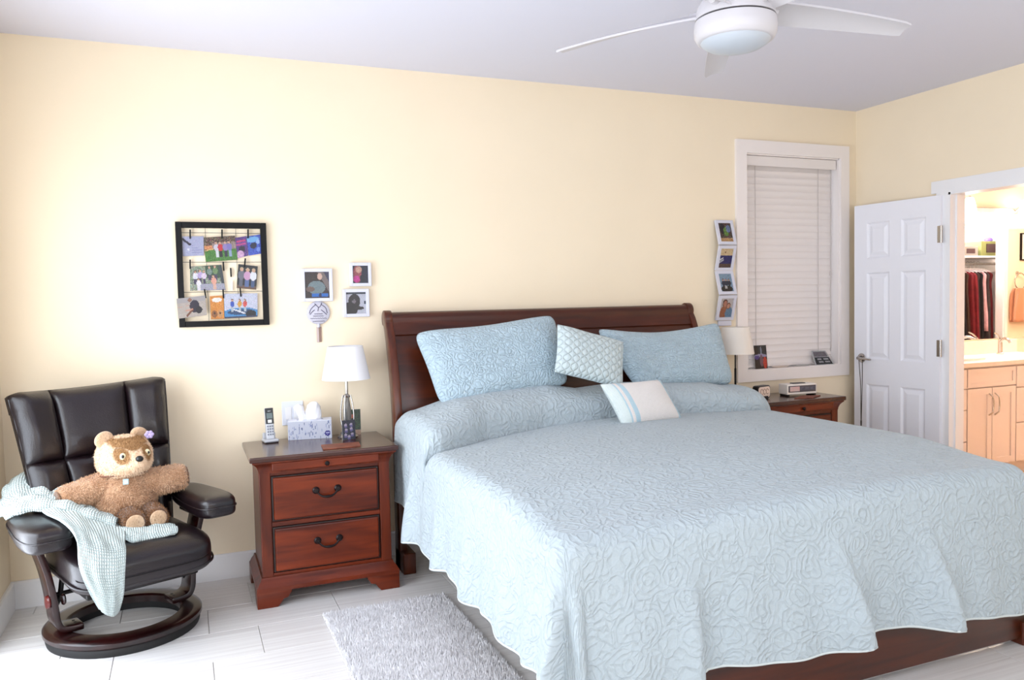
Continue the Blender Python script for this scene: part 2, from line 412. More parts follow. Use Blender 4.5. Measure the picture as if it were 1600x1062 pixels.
COUNTER = mat('pale_stone_counter', (235, 222, 212), 0.25, var=0.03, vscale=30)
BWALL = mat('warm_bathroom_wall_paint', (246, 226, 202), 0.85, bump=0.05, bscale=200, spec=0.2)
MIRROR = mat('mirror_silver', (245, 245, 245), 0.0, metal=1.0)
PRINT = attr_mat('photo_print', 0.3)
FURA = attr_mat('head_plush_fur', 0.95)
FURFA = attr_mat('head_pile', 0.95)

# ================================================================== the room
def boxes(name, lst, mat_, parent=None):
    v = []; f = []
    for (x0, x1, y0, y1, z0, z1) in lst:
        o = len(v)
        v += [(x0, y0, z0), (x1, y0, z0), (x1, y1, z0), (x0, y1, z0), (x0, y0, z1), (x1, y0, z1), (x1, y1, z1), (x0, y1, z1)]
        f += [tuple(o + i for i in q) for q in ((3, 2, 1, 0), (4, 5, 6, 7), (0, 1, 5, 4), (1, 2, 6, 5), (2, 3, 7, 6), (3, 0, 4, 7))]
    return meshobj(name, v, f, mat_, parent)
WT = 0.12
WX0, WX1, WZ0, WZ1 = 4.772, 5.628, 0.935, 2.453        # side window opening
DY0, DY1, DZ = -1.55, -0.790, 2.110                    # bathroom doorway (in the right wall)
PY0, PY1, PZ = -2.25, -0.55, 2.15                      # patio door (left wall, out of view)
SY0, SY1 = -5.0, -3.4                                 # added fill-light window in the left wall, out of view
RX0, RX1, RZ0, RZ1 = 1.2, 4.6, 1.1, 2.4              # added fill-light window behind the camera
floor = struct(box('floor', XL - WT, XR + WT, YF - WT, WT, -0.12, -0.006, GROUT), 'grey-white porcelain tile floor with pale grout joints')
struct(box('ceiling', XL - WT, XR + WT, YF - WT, WT, H, H + 0.1, CEIL), 'plain off-white ceiling')
struct(boxes('wall_back', [(XL - WT, WX0, 0, WT, 0, H), (WX1, XR + WT, 0, WT, 0, H), (WX0, WX1, 0, WT, 0, WZ0), (WX0, WX1, 0, WT, WZ1, H)], WALL), 'pale yellow painted wall behind the bed')
struct(boxes('wall_right', [(XR, XR + WT, DY1, 0, 0, H), (XR, XR + WT, YF, DY0, 0, H), (XR, XR + WT, DY0, DY1, DZ, H)], WALL), 'pale yellow painted wall with the bathroom doorway')
struct(boxes('wall_left', [(XL - WT, XL, PY1, 0, 0, H), (XL - WT, XL, SY1, PY0, 0, H), (XL - WT, XL, PY0, PY1, PZ, H), (XL - WT, XL, YF, SY0, 0, H), (XL - WT, XL, SY0, SY1, 0, 0.7), (XL - WT, XL, SY0, SY1, 2.2, H)], WALL), 'pale yellow painted wall beside the armchair')
struct(boxes('wall_front', [(XL - WT, RX0, YF - WT, YF, 0, H), (RX1, XR + WT, YF - WT, YF, 0, H), (RX0, RX1, YF - WT, YF, 0, RZ0), (RX0, RX1, YF - WT, YF, RZ1, H)], WALL), 'pale yellow wall behind the camera')
# tiles 0.6 x 0.305 m in a third-offset bond, thin joints left open
def tile_mat():
    m = bpy.data.materials.new('striped_porcelain_tile'); m.use_nodes = True
    nt = m.node_tree; N = nt.nodes; L = nt.links; b = N['Principled BSDF']; b.inputs['Roughness'].default_value = 0.32
    tc = N.new('ShaderNodeTexCoord'); oi = N.new('ShaderNodeObjectInfo'); mp = N.new('ShaderNodeMapping'); mp.inputs['Scale'].default_value = (0.5, 34, 1)
    cb = N.new('ShaderNodeCombineXYZ'); ml = N.new('ShaderNodeMath'); ml.operation = 'MULTIPLY'; ml.inputs[1].default_value = 37; L.new(oi.outputs['Random'], ml.inputs[0])
    L.new(ml.outputs[0], cb.inputs[0]); L.new(ml.outputs[0], cb.inputs[1]); L.new(ml.outputs[0], cb.inputs[2]); L.new(cb.outputs[0], mp.inputs['Location'])
    L.new(tc.outputs['Object'], mp.inputs[0])
    nz = N.new('ShaderNodeTexNoise'); nz.inputs['Scale'].default_value = 1.6; nz.inputs['Detail'].default_value = 4; nz.inputs['Distortion'].default_value = 0.25; L.new(mp.outputs[0], nz.inputs[0])
    rp = N.new('ShaderNodeValToRGB'); L.new(nz.outputs[0], rp.inputs[0]); e = rp.color_ramp.elements
    e[0].position = 0.25; e[0].color = (*lin((204, 198, 194)), 1); e[1].position = 0.66; e[1].color = (*lin((226, 223, 220)), 1)
    k = rp.color_ramp.elements.new(0.42); k.color = (*lin((216, 212, 209)), 1)
    L.new(rp.outputs[0], b.inputs['Base Color']); return m
TILE = tile_mat()
tx, ty, gap = 0.592, 0.3095, 0.0028
tile_meshes = {}
def tile(x0, x1, y0, y1):
    key = (round(x1 - x0, 3), round(y1 - y0, 3))
    if key not in tile_meshes:
        o = box('tile', -key[0] / 2, key[0] / 2, -key[1] / 2, key[1] / 2, -0.006, 0.0, TILE, None, 0.0012, 1)
        tile_meshes[key] = o.data
        bpy.data.objects.remove(o)
    o = bpy.data.objects.new('tile', tile_meshes[key]); C.objects.link(o); o.parent = floor
    o.location = ((x0 + x1) / 2, (y0 + y1) / 2, 0)
row = 0; y1 = -0.436 + ty * 1.0 + ty
offs = [1.40, 1.195, 1.40 + 0.17, 1.195]
k = 0
ya = -0.436 + 2 * ty
while ya > YF:
    yb = ya - ty; r = round((-0.436 - ya) / ty)       # r=0: the course with joints at 1.195 / 1.785
    x0 = {0: 1.190, 1: 1.401, 2: 1.195}[r % 3] if r >= 0 else {(-2): 1.0, (-1): 1.40}[r]
    x0 = x0 - tx * math.ceil((x0 - XL) / tx)
    while x0 < XR:
        a, b_ = max(x0 + gap / 2, XL), min(x0 + tx - gap / 2, XR); c_, d_ = max(yb + gap / 2, YF), min(ya - gap / 2, 0)
        if b_ - a > 0.02 and d_ - c_ > 0.02: tile(a, b_, c_, d_)
        x0 += tx
    ya = yb
# skirting boards
struct(prism('baseboard_back', [(0, 0), (-0.016, 0), (-0.016, 0.128), (-0.010, 0.136), (0, 0.136)], 'x', XL, XR, TRIM), 'white skirting board along the back wall')
struct(prism('baseboard_left', [(XL, 0), (XL + 0.016, 0), (XL + 0.016, 0.128), (XL + 0.010, 0.136), (XL, 0.136)], 'y', PY1, -0.016, TRIM), 'white skirting board along the left wall')
struct(prism('baseboard_right', [(XR, 0), (XR - 0.016, 0), (XR - 0.016, 0.128), (XR - 0.010, 0.136), (XR, 0.136)], 'y', -0.69, -0.016, TRIM), 'white skirting board along the right wall')

# side window with flat casing
win = thing('window_1', 'white framed side window with flat casing and sill', None, (5.2, 0, 0.86)); struct(win)
if 'category' in win: del win['category']
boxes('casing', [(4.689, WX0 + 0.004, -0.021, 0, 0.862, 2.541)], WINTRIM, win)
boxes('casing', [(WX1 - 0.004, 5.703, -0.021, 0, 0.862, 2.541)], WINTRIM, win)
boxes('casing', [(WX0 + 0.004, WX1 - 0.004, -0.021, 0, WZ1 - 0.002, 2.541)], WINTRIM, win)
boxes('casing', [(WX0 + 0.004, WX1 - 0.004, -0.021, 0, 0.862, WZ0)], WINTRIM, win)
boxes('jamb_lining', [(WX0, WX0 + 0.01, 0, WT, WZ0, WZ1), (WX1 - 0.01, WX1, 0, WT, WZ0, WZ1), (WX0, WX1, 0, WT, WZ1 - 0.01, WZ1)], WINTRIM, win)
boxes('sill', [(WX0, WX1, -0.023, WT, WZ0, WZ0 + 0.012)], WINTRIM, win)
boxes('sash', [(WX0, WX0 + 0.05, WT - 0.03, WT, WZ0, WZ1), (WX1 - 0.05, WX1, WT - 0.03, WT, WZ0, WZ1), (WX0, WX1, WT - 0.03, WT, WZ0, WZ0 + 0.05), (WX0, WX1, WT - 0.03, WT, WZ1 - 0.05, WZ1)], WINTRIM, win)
boxes('pane', [(WX0 + 0.05, WX1 - 0.05, WT - 0.018, WT - 0.012, WZ0 + 0.05, WZ1 - 0.05)], GLASSM, win)
# venetian blind inside the reveal
bl = thing('venetian_blind', 'closed white slatted blind with valance in the side window', 'blind', (5.2, 0.06, WZ0 + 0.012))
box('valance', WX0 + 0.012, WX1 - 0.02, 0.012, 0.022, 2.372, 2.441, BLIND, bl, 0.003)
box('headrail', WX0 + 0.014, WX1 - 0.03, 0.024, 0.085, 2.395, 2.441, BLIND, bl)
sl = None; zz = 2.398; nsl = 0
while zz > WZ0 + 0.07:
    if sl is None:
        P = [(-0.003 + 0.0, 0.027), (0.001, 0.012), (0.002, 0.0), (0.001, -0.012), (-0.003, -0.027)]
        prof = [(y - 0.0008, z) for y, z in P] + [(y + 0.0016, z) for y, z in P[::-1]]
        me = prism('slat', prof, 'x', -0.405, 0.405, BLIND).data
        for ob in [o for o in C.objects if o.data == me]: bpy.data.objects.remove(ob)
        sl = me
    o = bpy.data.objects.new('slat', sl); C.objects.link(o); o.parent = bl; o.matrix_parent_inverse = Matrix.Translation(bl.location).inverted()
    o.location = (5.19, 0.056, zz - 0.027); o.rotation_euler = (math.radians(-13), 0, 0)
    zz -= 0.0475; nsl += 1
box('bottom_rail', WX0 + 0.014, WX1 - 0.03, 0.04, 0.072, WZ0 + 0.02, WZ0 + 0.04, BLIND, bl, 0.004)
CORDM = mat('blind_cord', (205, 196, 192), 0.8)
for x in (4.90, 5.47):
    tube('ladder_cord', [(x, 0.046, 2.39), (x, 0.046, WZ0 + 0.035)], 0.0022, CORDM, bl, 6)
pts = [(5.588 + 0.003 * math.sin(i * 1.3), 0.044, 2.39 - i * 0.05) for i in range(28)]
tube('lift_cord', pts, 0.0035, CORDM, bl, 6)
lathe('cord_tassel', [(0.0, 0.02), (0.004, 0.018), (0.008, -0.012), (0.006, -0.02), (0, -0.02)], CORDM, bl, (5.588, 0.044, 1.62), 12)

# doorway casing and jamb
t1 = thing('trim_1', 'white painted casing around the bathroom doorway', None, (XR, -1.17, 0)); struct(t1)
if 'category' in t1: del t1['category']
boxes('head_casing', [(XR - 0.018, XR, DY0 - 0.10, -0.661, DZ + 0.004, DZ + 0.083)], TRIM, t1)
boxes('side_casing', [(XR - 0.018, XR, DY1, -0.700, 0, DZ + 0.004)], TRIM, t1)
boxes('side_casing', [(XR - 0.018, XR, DY0 - 0.09, DY0, 0, DZ + 0.004)], TRIM, t1)
boxes('jamb', [(XR - 0.018, XR + WT, DY1 - 0.015, DY1, 0, DZ)], TRIM, t1)
boxes('jamb', [(XR - 0.018, XR + WT, DY0, DY0 + 0.015, 0, DZ)], TRIM, t1)
boxes('jamb', [(XR - 0.018, XR + WT, DY0, DY1, DZ - 0.015, DZ + 0.004)], TRIM, t1)
boxes('door_stop', [(XR + 0.03, XR + 0.07, DY1 - 0.027, DY1 - 0.015, 0, DZ - 0.015)], TRIM, t1)

# six-panel door folded back against the right wall
DW, DH = 0.665, 2.085
ang = math.atan2(0.665, -0.066)
d1 = thing('door_1', 'white six-panel door folded back against the yellow wall', None, (5.762, -0.752, 0.012), ang); struct(d1)
if 'category' in d1: del d1['category']
st, ms = 0.105, 0.09
pw = (DW - 2 * st - ms) / 2
rails = [(0, 0.20), (0.80, 0.98), (1.60, 1.70), (1.955, DH)]
for (x0, x1) in ((0, st), (DW - st, DW)): box('stile', x0, x1, -0.0175, 0.0175, 0, DH, DOORP, d1)
for (z0, z1) in rails: box('rail', st, DW - st, -0.0175, 0.0175, z0, z1, DOORP, d1)
for (z0, z1) in ((0.20, 0.80), (0.98, 1.60), (1.70, 1.955)):
    box('mullion', st + pw, st + pw + ms, -0.0175, 0.0175, z0, z1, DOORP, d1)
    for x0 in (st, st + pw + ms):
        x1 = x0 + pw; v = []; f = []
        # bevelled raised field on both faces, sunk behind the stiles
        for s in (1, -1):
            for (inset, d) in ((0, 0.0165), (0.012, 0.006), (0.020, 0.006), (0.045, 0.0145)):
                v += [(x0 + inset, s * d, z0 + inset), (x1 - inset, s * d, z0 + inset), (x1 - inset, s * d, z1 - inset), (x0 + inset, s * d, z1 - inset)]
            o = len(v) - 16
            for L_ in range(3):
                for i in range(4):
                    q = (o + L_ * 4 + i, o + L_ * 4 + (i + 1) % 4, o + (L_ + 1) * 4 + (i + 1) % 4, o + (L_ + 1) * 4 + i)
                    f.append(q if s < 0 else q[::-1])
            q = tuple(o + 12 + i for i in range(4)); f.append(q if s < 0 else q[::-1])
        meshobj('panel', v, f, DOORP, d1)
def lever(s, zc):
    h = lathe('handle', [(0, 0.0), (0.032, 0.0), (0.034, 0.004), (0.030, 0.010), (0.014, 0.014), (0.012, 0.045), (0.0, 0.047)], CHROME, d1, (0, 0, 0), 24, 'y')
    xform(h, Matrix.Translation((DW - 0.065, s * 0.0175, zc)) @ Matrix.Scale(s, 4, (0, 1, 0)))
    tube('lever', [(DW - 0.065, s * 0.055, zc), (DW - 0.085, s * 0.060, zc), (DW - 0.13, s * 0.062, zc - 0.002), (DW - 0.17, s * 0.060, zc - 0.006)], [0.010, 0.010, 0.008, 0.007], CHROME, h, 12, n=4)
lever(1, 0.985)
for z in (1.08, 1.83):
    hg = box('hinge', -0.014, 0.022, 0.0172, 0.0195, z - 0.055, z + 0.055, CHROME, d1)
    tube('hinge_pin', [(-0.008, 0.024, z - 0.057), (-0.008, 0.024, z + 0.057)], 0.007, CHROME, hg, 10)
# dark cord looped over the lever
lx, ly = DW - 0.082, 0.0175
lc = thing('hanging_cord', 'thin dark loop of cord hanging from the white door lever', 'cord', (5.762, -0.752, 0.012), ang)
CORDB = mat('dark_cord', (58, 48, 44), 0.7)
zt = 0.985
loop = [(lx - 0.012, ly + 0.046, zt - 0.35 - 0.10), (lx - 0.004, ly + 0.04, zt - 0.2), (lx + 0.010, ly + 0.040, zt - 0.02), (lx + 0.008, ly + 0.034, zt + 0.010), (lx - 0.010, ly + 0.036, zt + 0.014), (lx - 0.018, ly + 0.040, zt - 0.02), (lx - 0.018, ly + 0.042, zt - 0.2), (lx - 0.014, ly + 0.046, zt - 0.45)]
tube('loop', loop, 0.0026, CORDB, lc, 8, n=6)
lathe('end_knot', [(0, 0.022), (0.005, 0.018), (0.006, 0), (0.004, -0.02), (0, -0.022)], CORDB, lc, (lx - 0.013, ly + 0.046, zt - 0.468), 12)
lathe('tip', [(0, 0.012), (0.004, 0.010), (0.004, -0.01), (0, -0.012)], WHITEP, lc, (lx - 0.013, ly + 0.046, zt - 0.50), 10)
# patio door frame, out of view; side and rear window frames added for fill
def frame_x(name, x, y0, y1, z0, z1, n, lab):
    o = thing(name, lab, None, (x, (y0 + y1) / 2, z0)); struct(o)
    if 'category' in o: del o['category']
    boxes('frame', [(x - 0.04, x, y0, y0 + 0.05, z0, z1), (x - 0.04, x, y1 - 0.05, y1, z0, z1), (x - 0.04, x, y0, y1, z1 - 0.05, z1), (x - 0.04, x, y0, y1, z0, z0 + 0.04)], TRIM, o)
    for i in range(1, n): boxes('mullion', [(x - 0.04, x, y0 + (y1 - y0) * i / n - 0.025, y0 + (y1 - y0) * i / n + 0.025, z0 + 0.04, z1 - 0.05)], TRIM, o)
frame_x('window_side_fill', XL - 0.02, SY0, SY1, 0.7, 2.2, 2, 'unseen white framed window added in the left wall for fill light')
frame_x('door_2', XL - 0.02, PY0, PY1, 0, PZ, 2, 'white framed sliding patio door out of view')
o = thing('window_rear_fill', 'wide white framed window added behind the camera for fill light', None, (2.9, YF, RZ0)); struct(o)
if 'category' in o: del o['category']
boxes('frame', [(RX0, RX0 + 0.05, YF - 0.06, YF - 0.02, RZ0, RZ1), (RX1 - 0.05, RX1, YF - 0.06, YF - 0.02, RZ0, RZ1), (RX0, RX1, YF - 0.06, YF - 0.02, RZ0, RZ0 + 0.05), (RX0, RX1, YF - 0.06, YF - 0.02, RZ1 - 0.05, RZ1)], TRIM, o)

# ================================================================== bed
bed = thing('sleigh_bed', 'dark walnut sleigh bed with curved headboard and low footboard', 'bed', (3.215, -1.3, 0))
BX0, BX1 = 2.185, 4.250
curve = [(-0.262, 0.0), (-0.262, 0.45), (-0.258, 0.72), (-0.238, 0.92), (-0.200, 1.10), (-0.150, 1.25), (-0.112, 1.335), (-0.085, 1.385)]
cc = catmull([(y, 0, z) for y, z in curve], 5)[:, [0, 2]]
def band(t0, t1, zlo, zhi):
    """closed outline following the sleigh curve, half-thickness from t0 (bottom) to t1 (top)"""
    pts = [p for p in cc if zlo <= p[1] <= zhi]
    fr = []; bk = []
    for p in pts:
        k = (p[1] - zlo) / (zhi - zlo); h = t0 + (t1 - t0) * k
        fr.append((p[0] - h, p[1])); bk.append((p[0] + h, p[1]))
    return fr + bk[::-1]
def arc(cy, cz, r, a0, a1, n): return [(cy + r * math.cos(math.radians(a0 + (a1 - a0) * i / n)), cz + r * math.sin(math.radians(a0 + (a1 - a0) * i / n))) for i in range(n + 1)]
post = [p for p in band(0.055, 0.036, 0.0, 1.34)]
nh = len(post) // 2
post = post[:nh] + arc(-0.082, 1.378, 0.050, 200, -40, 14) + post[nh:]
for x0, x1 in ((BX0, BX0 + 0.042), (BX1 - 0.042, BX1)): prism('post', post, 'x', x0, x1, SLEIGHV, bed, 0.004)
pa = band(0.016, 0.014, 0.25, 1.30); prism('panel', pa, 'x', BX0 + 0.042, BX1 - 0.042, SLEIGH, bed)
ra = band(0.028, 0.026, 1.20, 1.34); nh = len(ra) // 2
ra = [(y, z) for y, z in ra if z > 1.285]; nh = len(ra) // 2
rail = ra[:nh] + arc(-0.084, 1.374, 0.043, 190, -30, 12) + ra[nh:]
prism('top_rail', rail, 'x', BX0 + 0.042, BX1 - 0.042, SLEIGH, bed, 0.0)
for x in (BX0, BX1 - 0.07): box('foot_block', x, x + 0.07, -0.385, -0.205, 0.0, 0.115, SLEIGHV, bed, 0.006)
for x in (BX0 + 0.03, BX1 - 0.06): box('side_rail', x, x + 0.03, -2.262, -0.325, 0.27, 0.42, SLEIGH, bed, 0.004)
fb = [(-2.262, 0.03), (-2.262, 0.58), (-2.27, 0.66), (-2.30, 0.675), (-2.325, 0.66), (-2.322, 0.5), (-2.33, 0.15), (-2.338, 0.03)]
prism('footboard', fb, 'x', BX0 + 0.07, BX1 + 0.12, SLEIGH, bed, 0.003)
for x in (BX0 + 0.07, BX1 + 0.04): box('foot_block', x, x + 0.08, -2.35, -2.255, 0.0, 0.1, SLEIGHV, bed, 0.006)
mt = rbox('mattress', (3.215, -1.28, 0.52), (0.965, 0.955, 0.185), mat('mattress_ticking', (235, 235, 238), 0.9, bump=0.1), None, 9.0, 14)
tag(mt, 'white king mattress under the aqua quilt', 'mattress')

# the quilt: one cloth over mattress, sleeping pillows and bed sides
XC, A_, YH, B_ = 3.275, 1.015, -0.330, 1.925
def smooth(a, b, x): t = np.clip((x - a) / (b - a), 0, 1); return t * t * (3 - 2 * t)
R_ = 0.085; ARC = R_ * math.pi / 2
DL, DF = 0.585, 0.64          # cloth hanging over the side, over the foot
nu, nv = 260, 300
def axis(lo, hi, n, a, b): return np.linspace(lo, hi, n)
U, V = np.meshgrid(np.linspace(-A_ - DL, A_ + DL, nu), np.linspace(0, B_ + DF, nv), indexing='ij')
du = np.maximum(0, np.abs(U) - A_); dv = np.maximum(0, V - B_)
rho = np.hypot(du, dv); phi = np.arctan2(dv, du)
cs, sn = np.cos(phi), np.sin(phi)
rect = np.minimum(DL / np.maximum(cs, 1e-6), DF / np.maximum(sn, 1e-6))
lim = DL * cs ** 2 + DF * sn ** 2 + 0.05 * np.sin(2 * phi)
re = rho * lim / rect
sg = np.sign(U)
ang_ = np.minimum(re / R_, math.pi / 2)
straight = np.maximum(0, re - ARC)
frac = re / lim
drop = R_ * (1 - np.cos(ang_)) + straight
out = R_ * np.sin(ang_) + straight * 0.07
px = XC + np.clip(U, -A_, A_); py = YH - np.clip(V, 0, B_)
# folds: little waves down the long sides, wider ones at the foot, a big cone fold at each corner
hang = smooth(0.0, 0.45, straight)
side = (dv == 0); foot = (du == 0)
wside = 0.012 * np.sin(V * 17 + 0.6) + 0.010 * np.sin(V * 31 + 2.0)
wfoot = 0.020 * np.sin(U * 8.5 + 2.2) + 0.012 * np.sin(U * 15 + 0.4) + 0.008 * np.sin(U * 27)
sharp = lambda x, c, w_: np.exp(-((x - c) / w_) ** 2)
ridge = lambda c, wl, wr_: np.where(U < c, np.exp(-((U - c) / wl) ** 2), np.exp(-((U - c) / wr_) ** 2))
wfoot = wfoot + 0.060 * ridge(0.09 - 0.10 * (1 - straight / 0.5), 0.11, 0.025) + 0.055 * ridge(0.54 - 0.10 * (1 - straight / 0.5), 0.10, 0.025) + 0.045 * ridge(-0.62, 0.05, 0.03)
wcorn = 0.045 * np.sin(phi * 6.0 - 1.1) * np.sin(2 * phi) + 0.03 * np.sin(2 * phi)
wave = np.where(side, wside, np.where(foot, wfoot, wside * cs ** 4 + wfoot * sn ** 4 + wcorn))
out = out + np.maximum(wave * hang, -0.03)
ztop = 0.758 + 0.028 * smooth(2.3, 3.6, px) - 0.045 * smooth(-1.75, -2.25, py) + 0.006 * fold_noise(px * 0.5, py * 0.5, 3)
ztop = ztop + 0.014 * np.cos(np.clip(U / A_, -1, 1) * 1.5)
# sleeping pillows under the cloth
yc = np.interp(px, [2.2, 2.3, 2.45, 2.55, 2.93, 3.34, 3.77, 4.2], [-0.90, -0.86, -0.78, -0.72, -0.615, -0.595, -0.65, -0.71])
hb = np.interp(px, [2.2, 2.45, 2.64, 3.0, 3.22, 3.5, 4.05, 4.2], [0.12, 0.19, 0.205, 0.20, 0.155, 0.165, 0.15, 0.12])
hb = hb + 0.008 * fold_noise(px * 1.5, py * 1.5, 11)
tt = np.clip((py - yc) / 0.17, 0, 1)
bul = hb * np.sqrt(np.maximum(0, 1 - (1 - tt) ** 2)) * (1 - 0.25 * smooth(-0.42, -0.30, py))
crease = -0.028 * np.exp(-((py - yc + 0.012) / 0.022) ** 2)
zz_ = ztop + bul + crease
# hem height: lifted where the pillows take up cloth
ysoft = py
hemL = np.where(ysoft > -0.64, 0.40, 0.29 + 0.012 * np.sin(V * 17 + 0.6) - 0.02 * smooth(-1.4, -2.2, ysoft))
hemL = 0.40 * smooth(-0.68, -0.62, ysoft) + (1 - smooth(-0.68, -0.62, ysoft)) * (0.285 + 0.016 * np.sin(V * 13 + 1.4) - 0.02 * smooth(-1.4, -2.2, ysoft))
hemF = 0.205 - 0.06 * smooth(0.55, 0.95, U) + 0.012 * np.sin(U * 9)
hem = hemL * cs ** 2 + hemF * sn ** 2 - 0.05 * np.sin(2 * phi) ** 2
dmax = R_ + np.maximum(0, lim - ARC)
zq = np.where(rho > 0, zz_ - drop * (zz_ - hem) / dmax, zz_)
out = out + np.where(side, 0.030 * np.exp(-((py + 0.72) / 0.06) ** 2) * hang - 0.035 * smooth(-0.66, -0.60, py) * hang, 0)
X = px + sg * cs * out * (rho > 0); Y = py - sn * out * (rho > 0)
# keep the cloth from leaning into the nightstand beside the bed
Y = Y - 0.075 * np.sqrt(np.maximum(0, 1 - (1 - tt) ** 2)) * (1 - tt) * (1 - smooth(0.0, 0.25, straight))
Y = np.minimum(Y, -0.318)
G = np.stack([X, Y, zq], 2)
D1 = np.gradient(G, axis=0); D2 = np.gradient(G, axis=1); Nn = np.cross(D2, D1); Nn /= np.linalg.norm(Nn, axis=2)[..., None] + 1e-9
seg_ = np.linalg.norm(np.diff(G, axis=1), axis=2); Vl = np.concatenate([np.zeros((nu, 1)), np.cumsum(seg_, axis=1)], axis=1)
v, f, uv = grid_solid(G, Nn, 0.010, U + 2, Vl)
qo = meshobj('quilt', v, f, QUILT, None, smooth=True, uv=uv)
tag(qo, 'pale aqua quilted bedspread with stitched rosettes covering the bed', 'quilt')
qi = [I for I in range(0)]
rimc = np.concatenate([G[0, :, :], G[1:, -1, :], G[-1, -2::-1, :]])
bd = tube('edge_binding', rimc[::2], 0.0065, mat('quilt_binding', (206, 214, 214), 0.85), qo, 6)

# bed pillows
sh = pillow('pillow_sham', (2.285, -0.285, 1.315), (3.165, -0.285, 1.392), (3.175, -0.455, 0.975), (2.375, -0.500, 0.905), 0.090, SHAM, None, seed=2, uvs=(0.85, 0.5), wr=0.008, sag=0.018, pw=3.6, q=0.5, corner=0.09)
tag(sh, 'large aqua quilted sham leaning on the left of the headboard', 'pillow', 'aqua shams')
sh = pillow('pillow_sham', (3.400, -0.30, 1.300), (4.320, -0.30, 1.312), (4.315, -0.46, 0.905), (3.600, -0.46, 0.930), 0.095, SHAM, None, seed=5, uvs=(0.85, 0.5), wr=0.014, sag=0.05, pw=3.6, q=0.5, corner=0.09)
tag(sh, 'large aqua quilted sham leaning at the right by the window', 'pillow', 'aqua shams')
cu = pillow('throw_cushion', (3.070, -0.50, 1.335), (3.500, -0.50, 1.215), (3.415, -0.63, 0.955), (2.985, -0.63, 1.075), 0.064, CUSH, None, pw=3.0, q=0.5, corner=0.02, seed=7, uvs=(0.42, 0.30), wr=0.003, dent=0.05)
tag(cu, 'tilted pale aqua cushion with puckered scallop pattern between the shams', 'cushion')
def stripes(s, t): return 1 if (s < 0.10 or 0.17 < s < 0.235 or s > 0.93) else 0
stripes = lambda s, t: 2 if s < 0.12 else (1 if (s < 0.15 or 0.19 < s < 0.27 or s > 0.93) else 0)
PALEST = fabric_wave('off_white_stripe_cloth', (222, 232, 230), 'weave', 420.0, 0.4)
sp_ = pillow('small_pillow', (3.200, -0.74, 1.010), (3.590, -0.74, 1.012), (3.675, -0.83, 0.795), (3.290, -0.83, 0.775), 0.062, None, None, pw=3.0, q=0.5, corner=0.03, seed=9, uvs=(0.4, 0.27), wr=0.002, dent=0.05, mats=[WHITEC, STRIPE, PALEST], fm=stripes)
tag(sp_, 'small white woven pillow with aqua striped border lying on the bed', 'pillow')

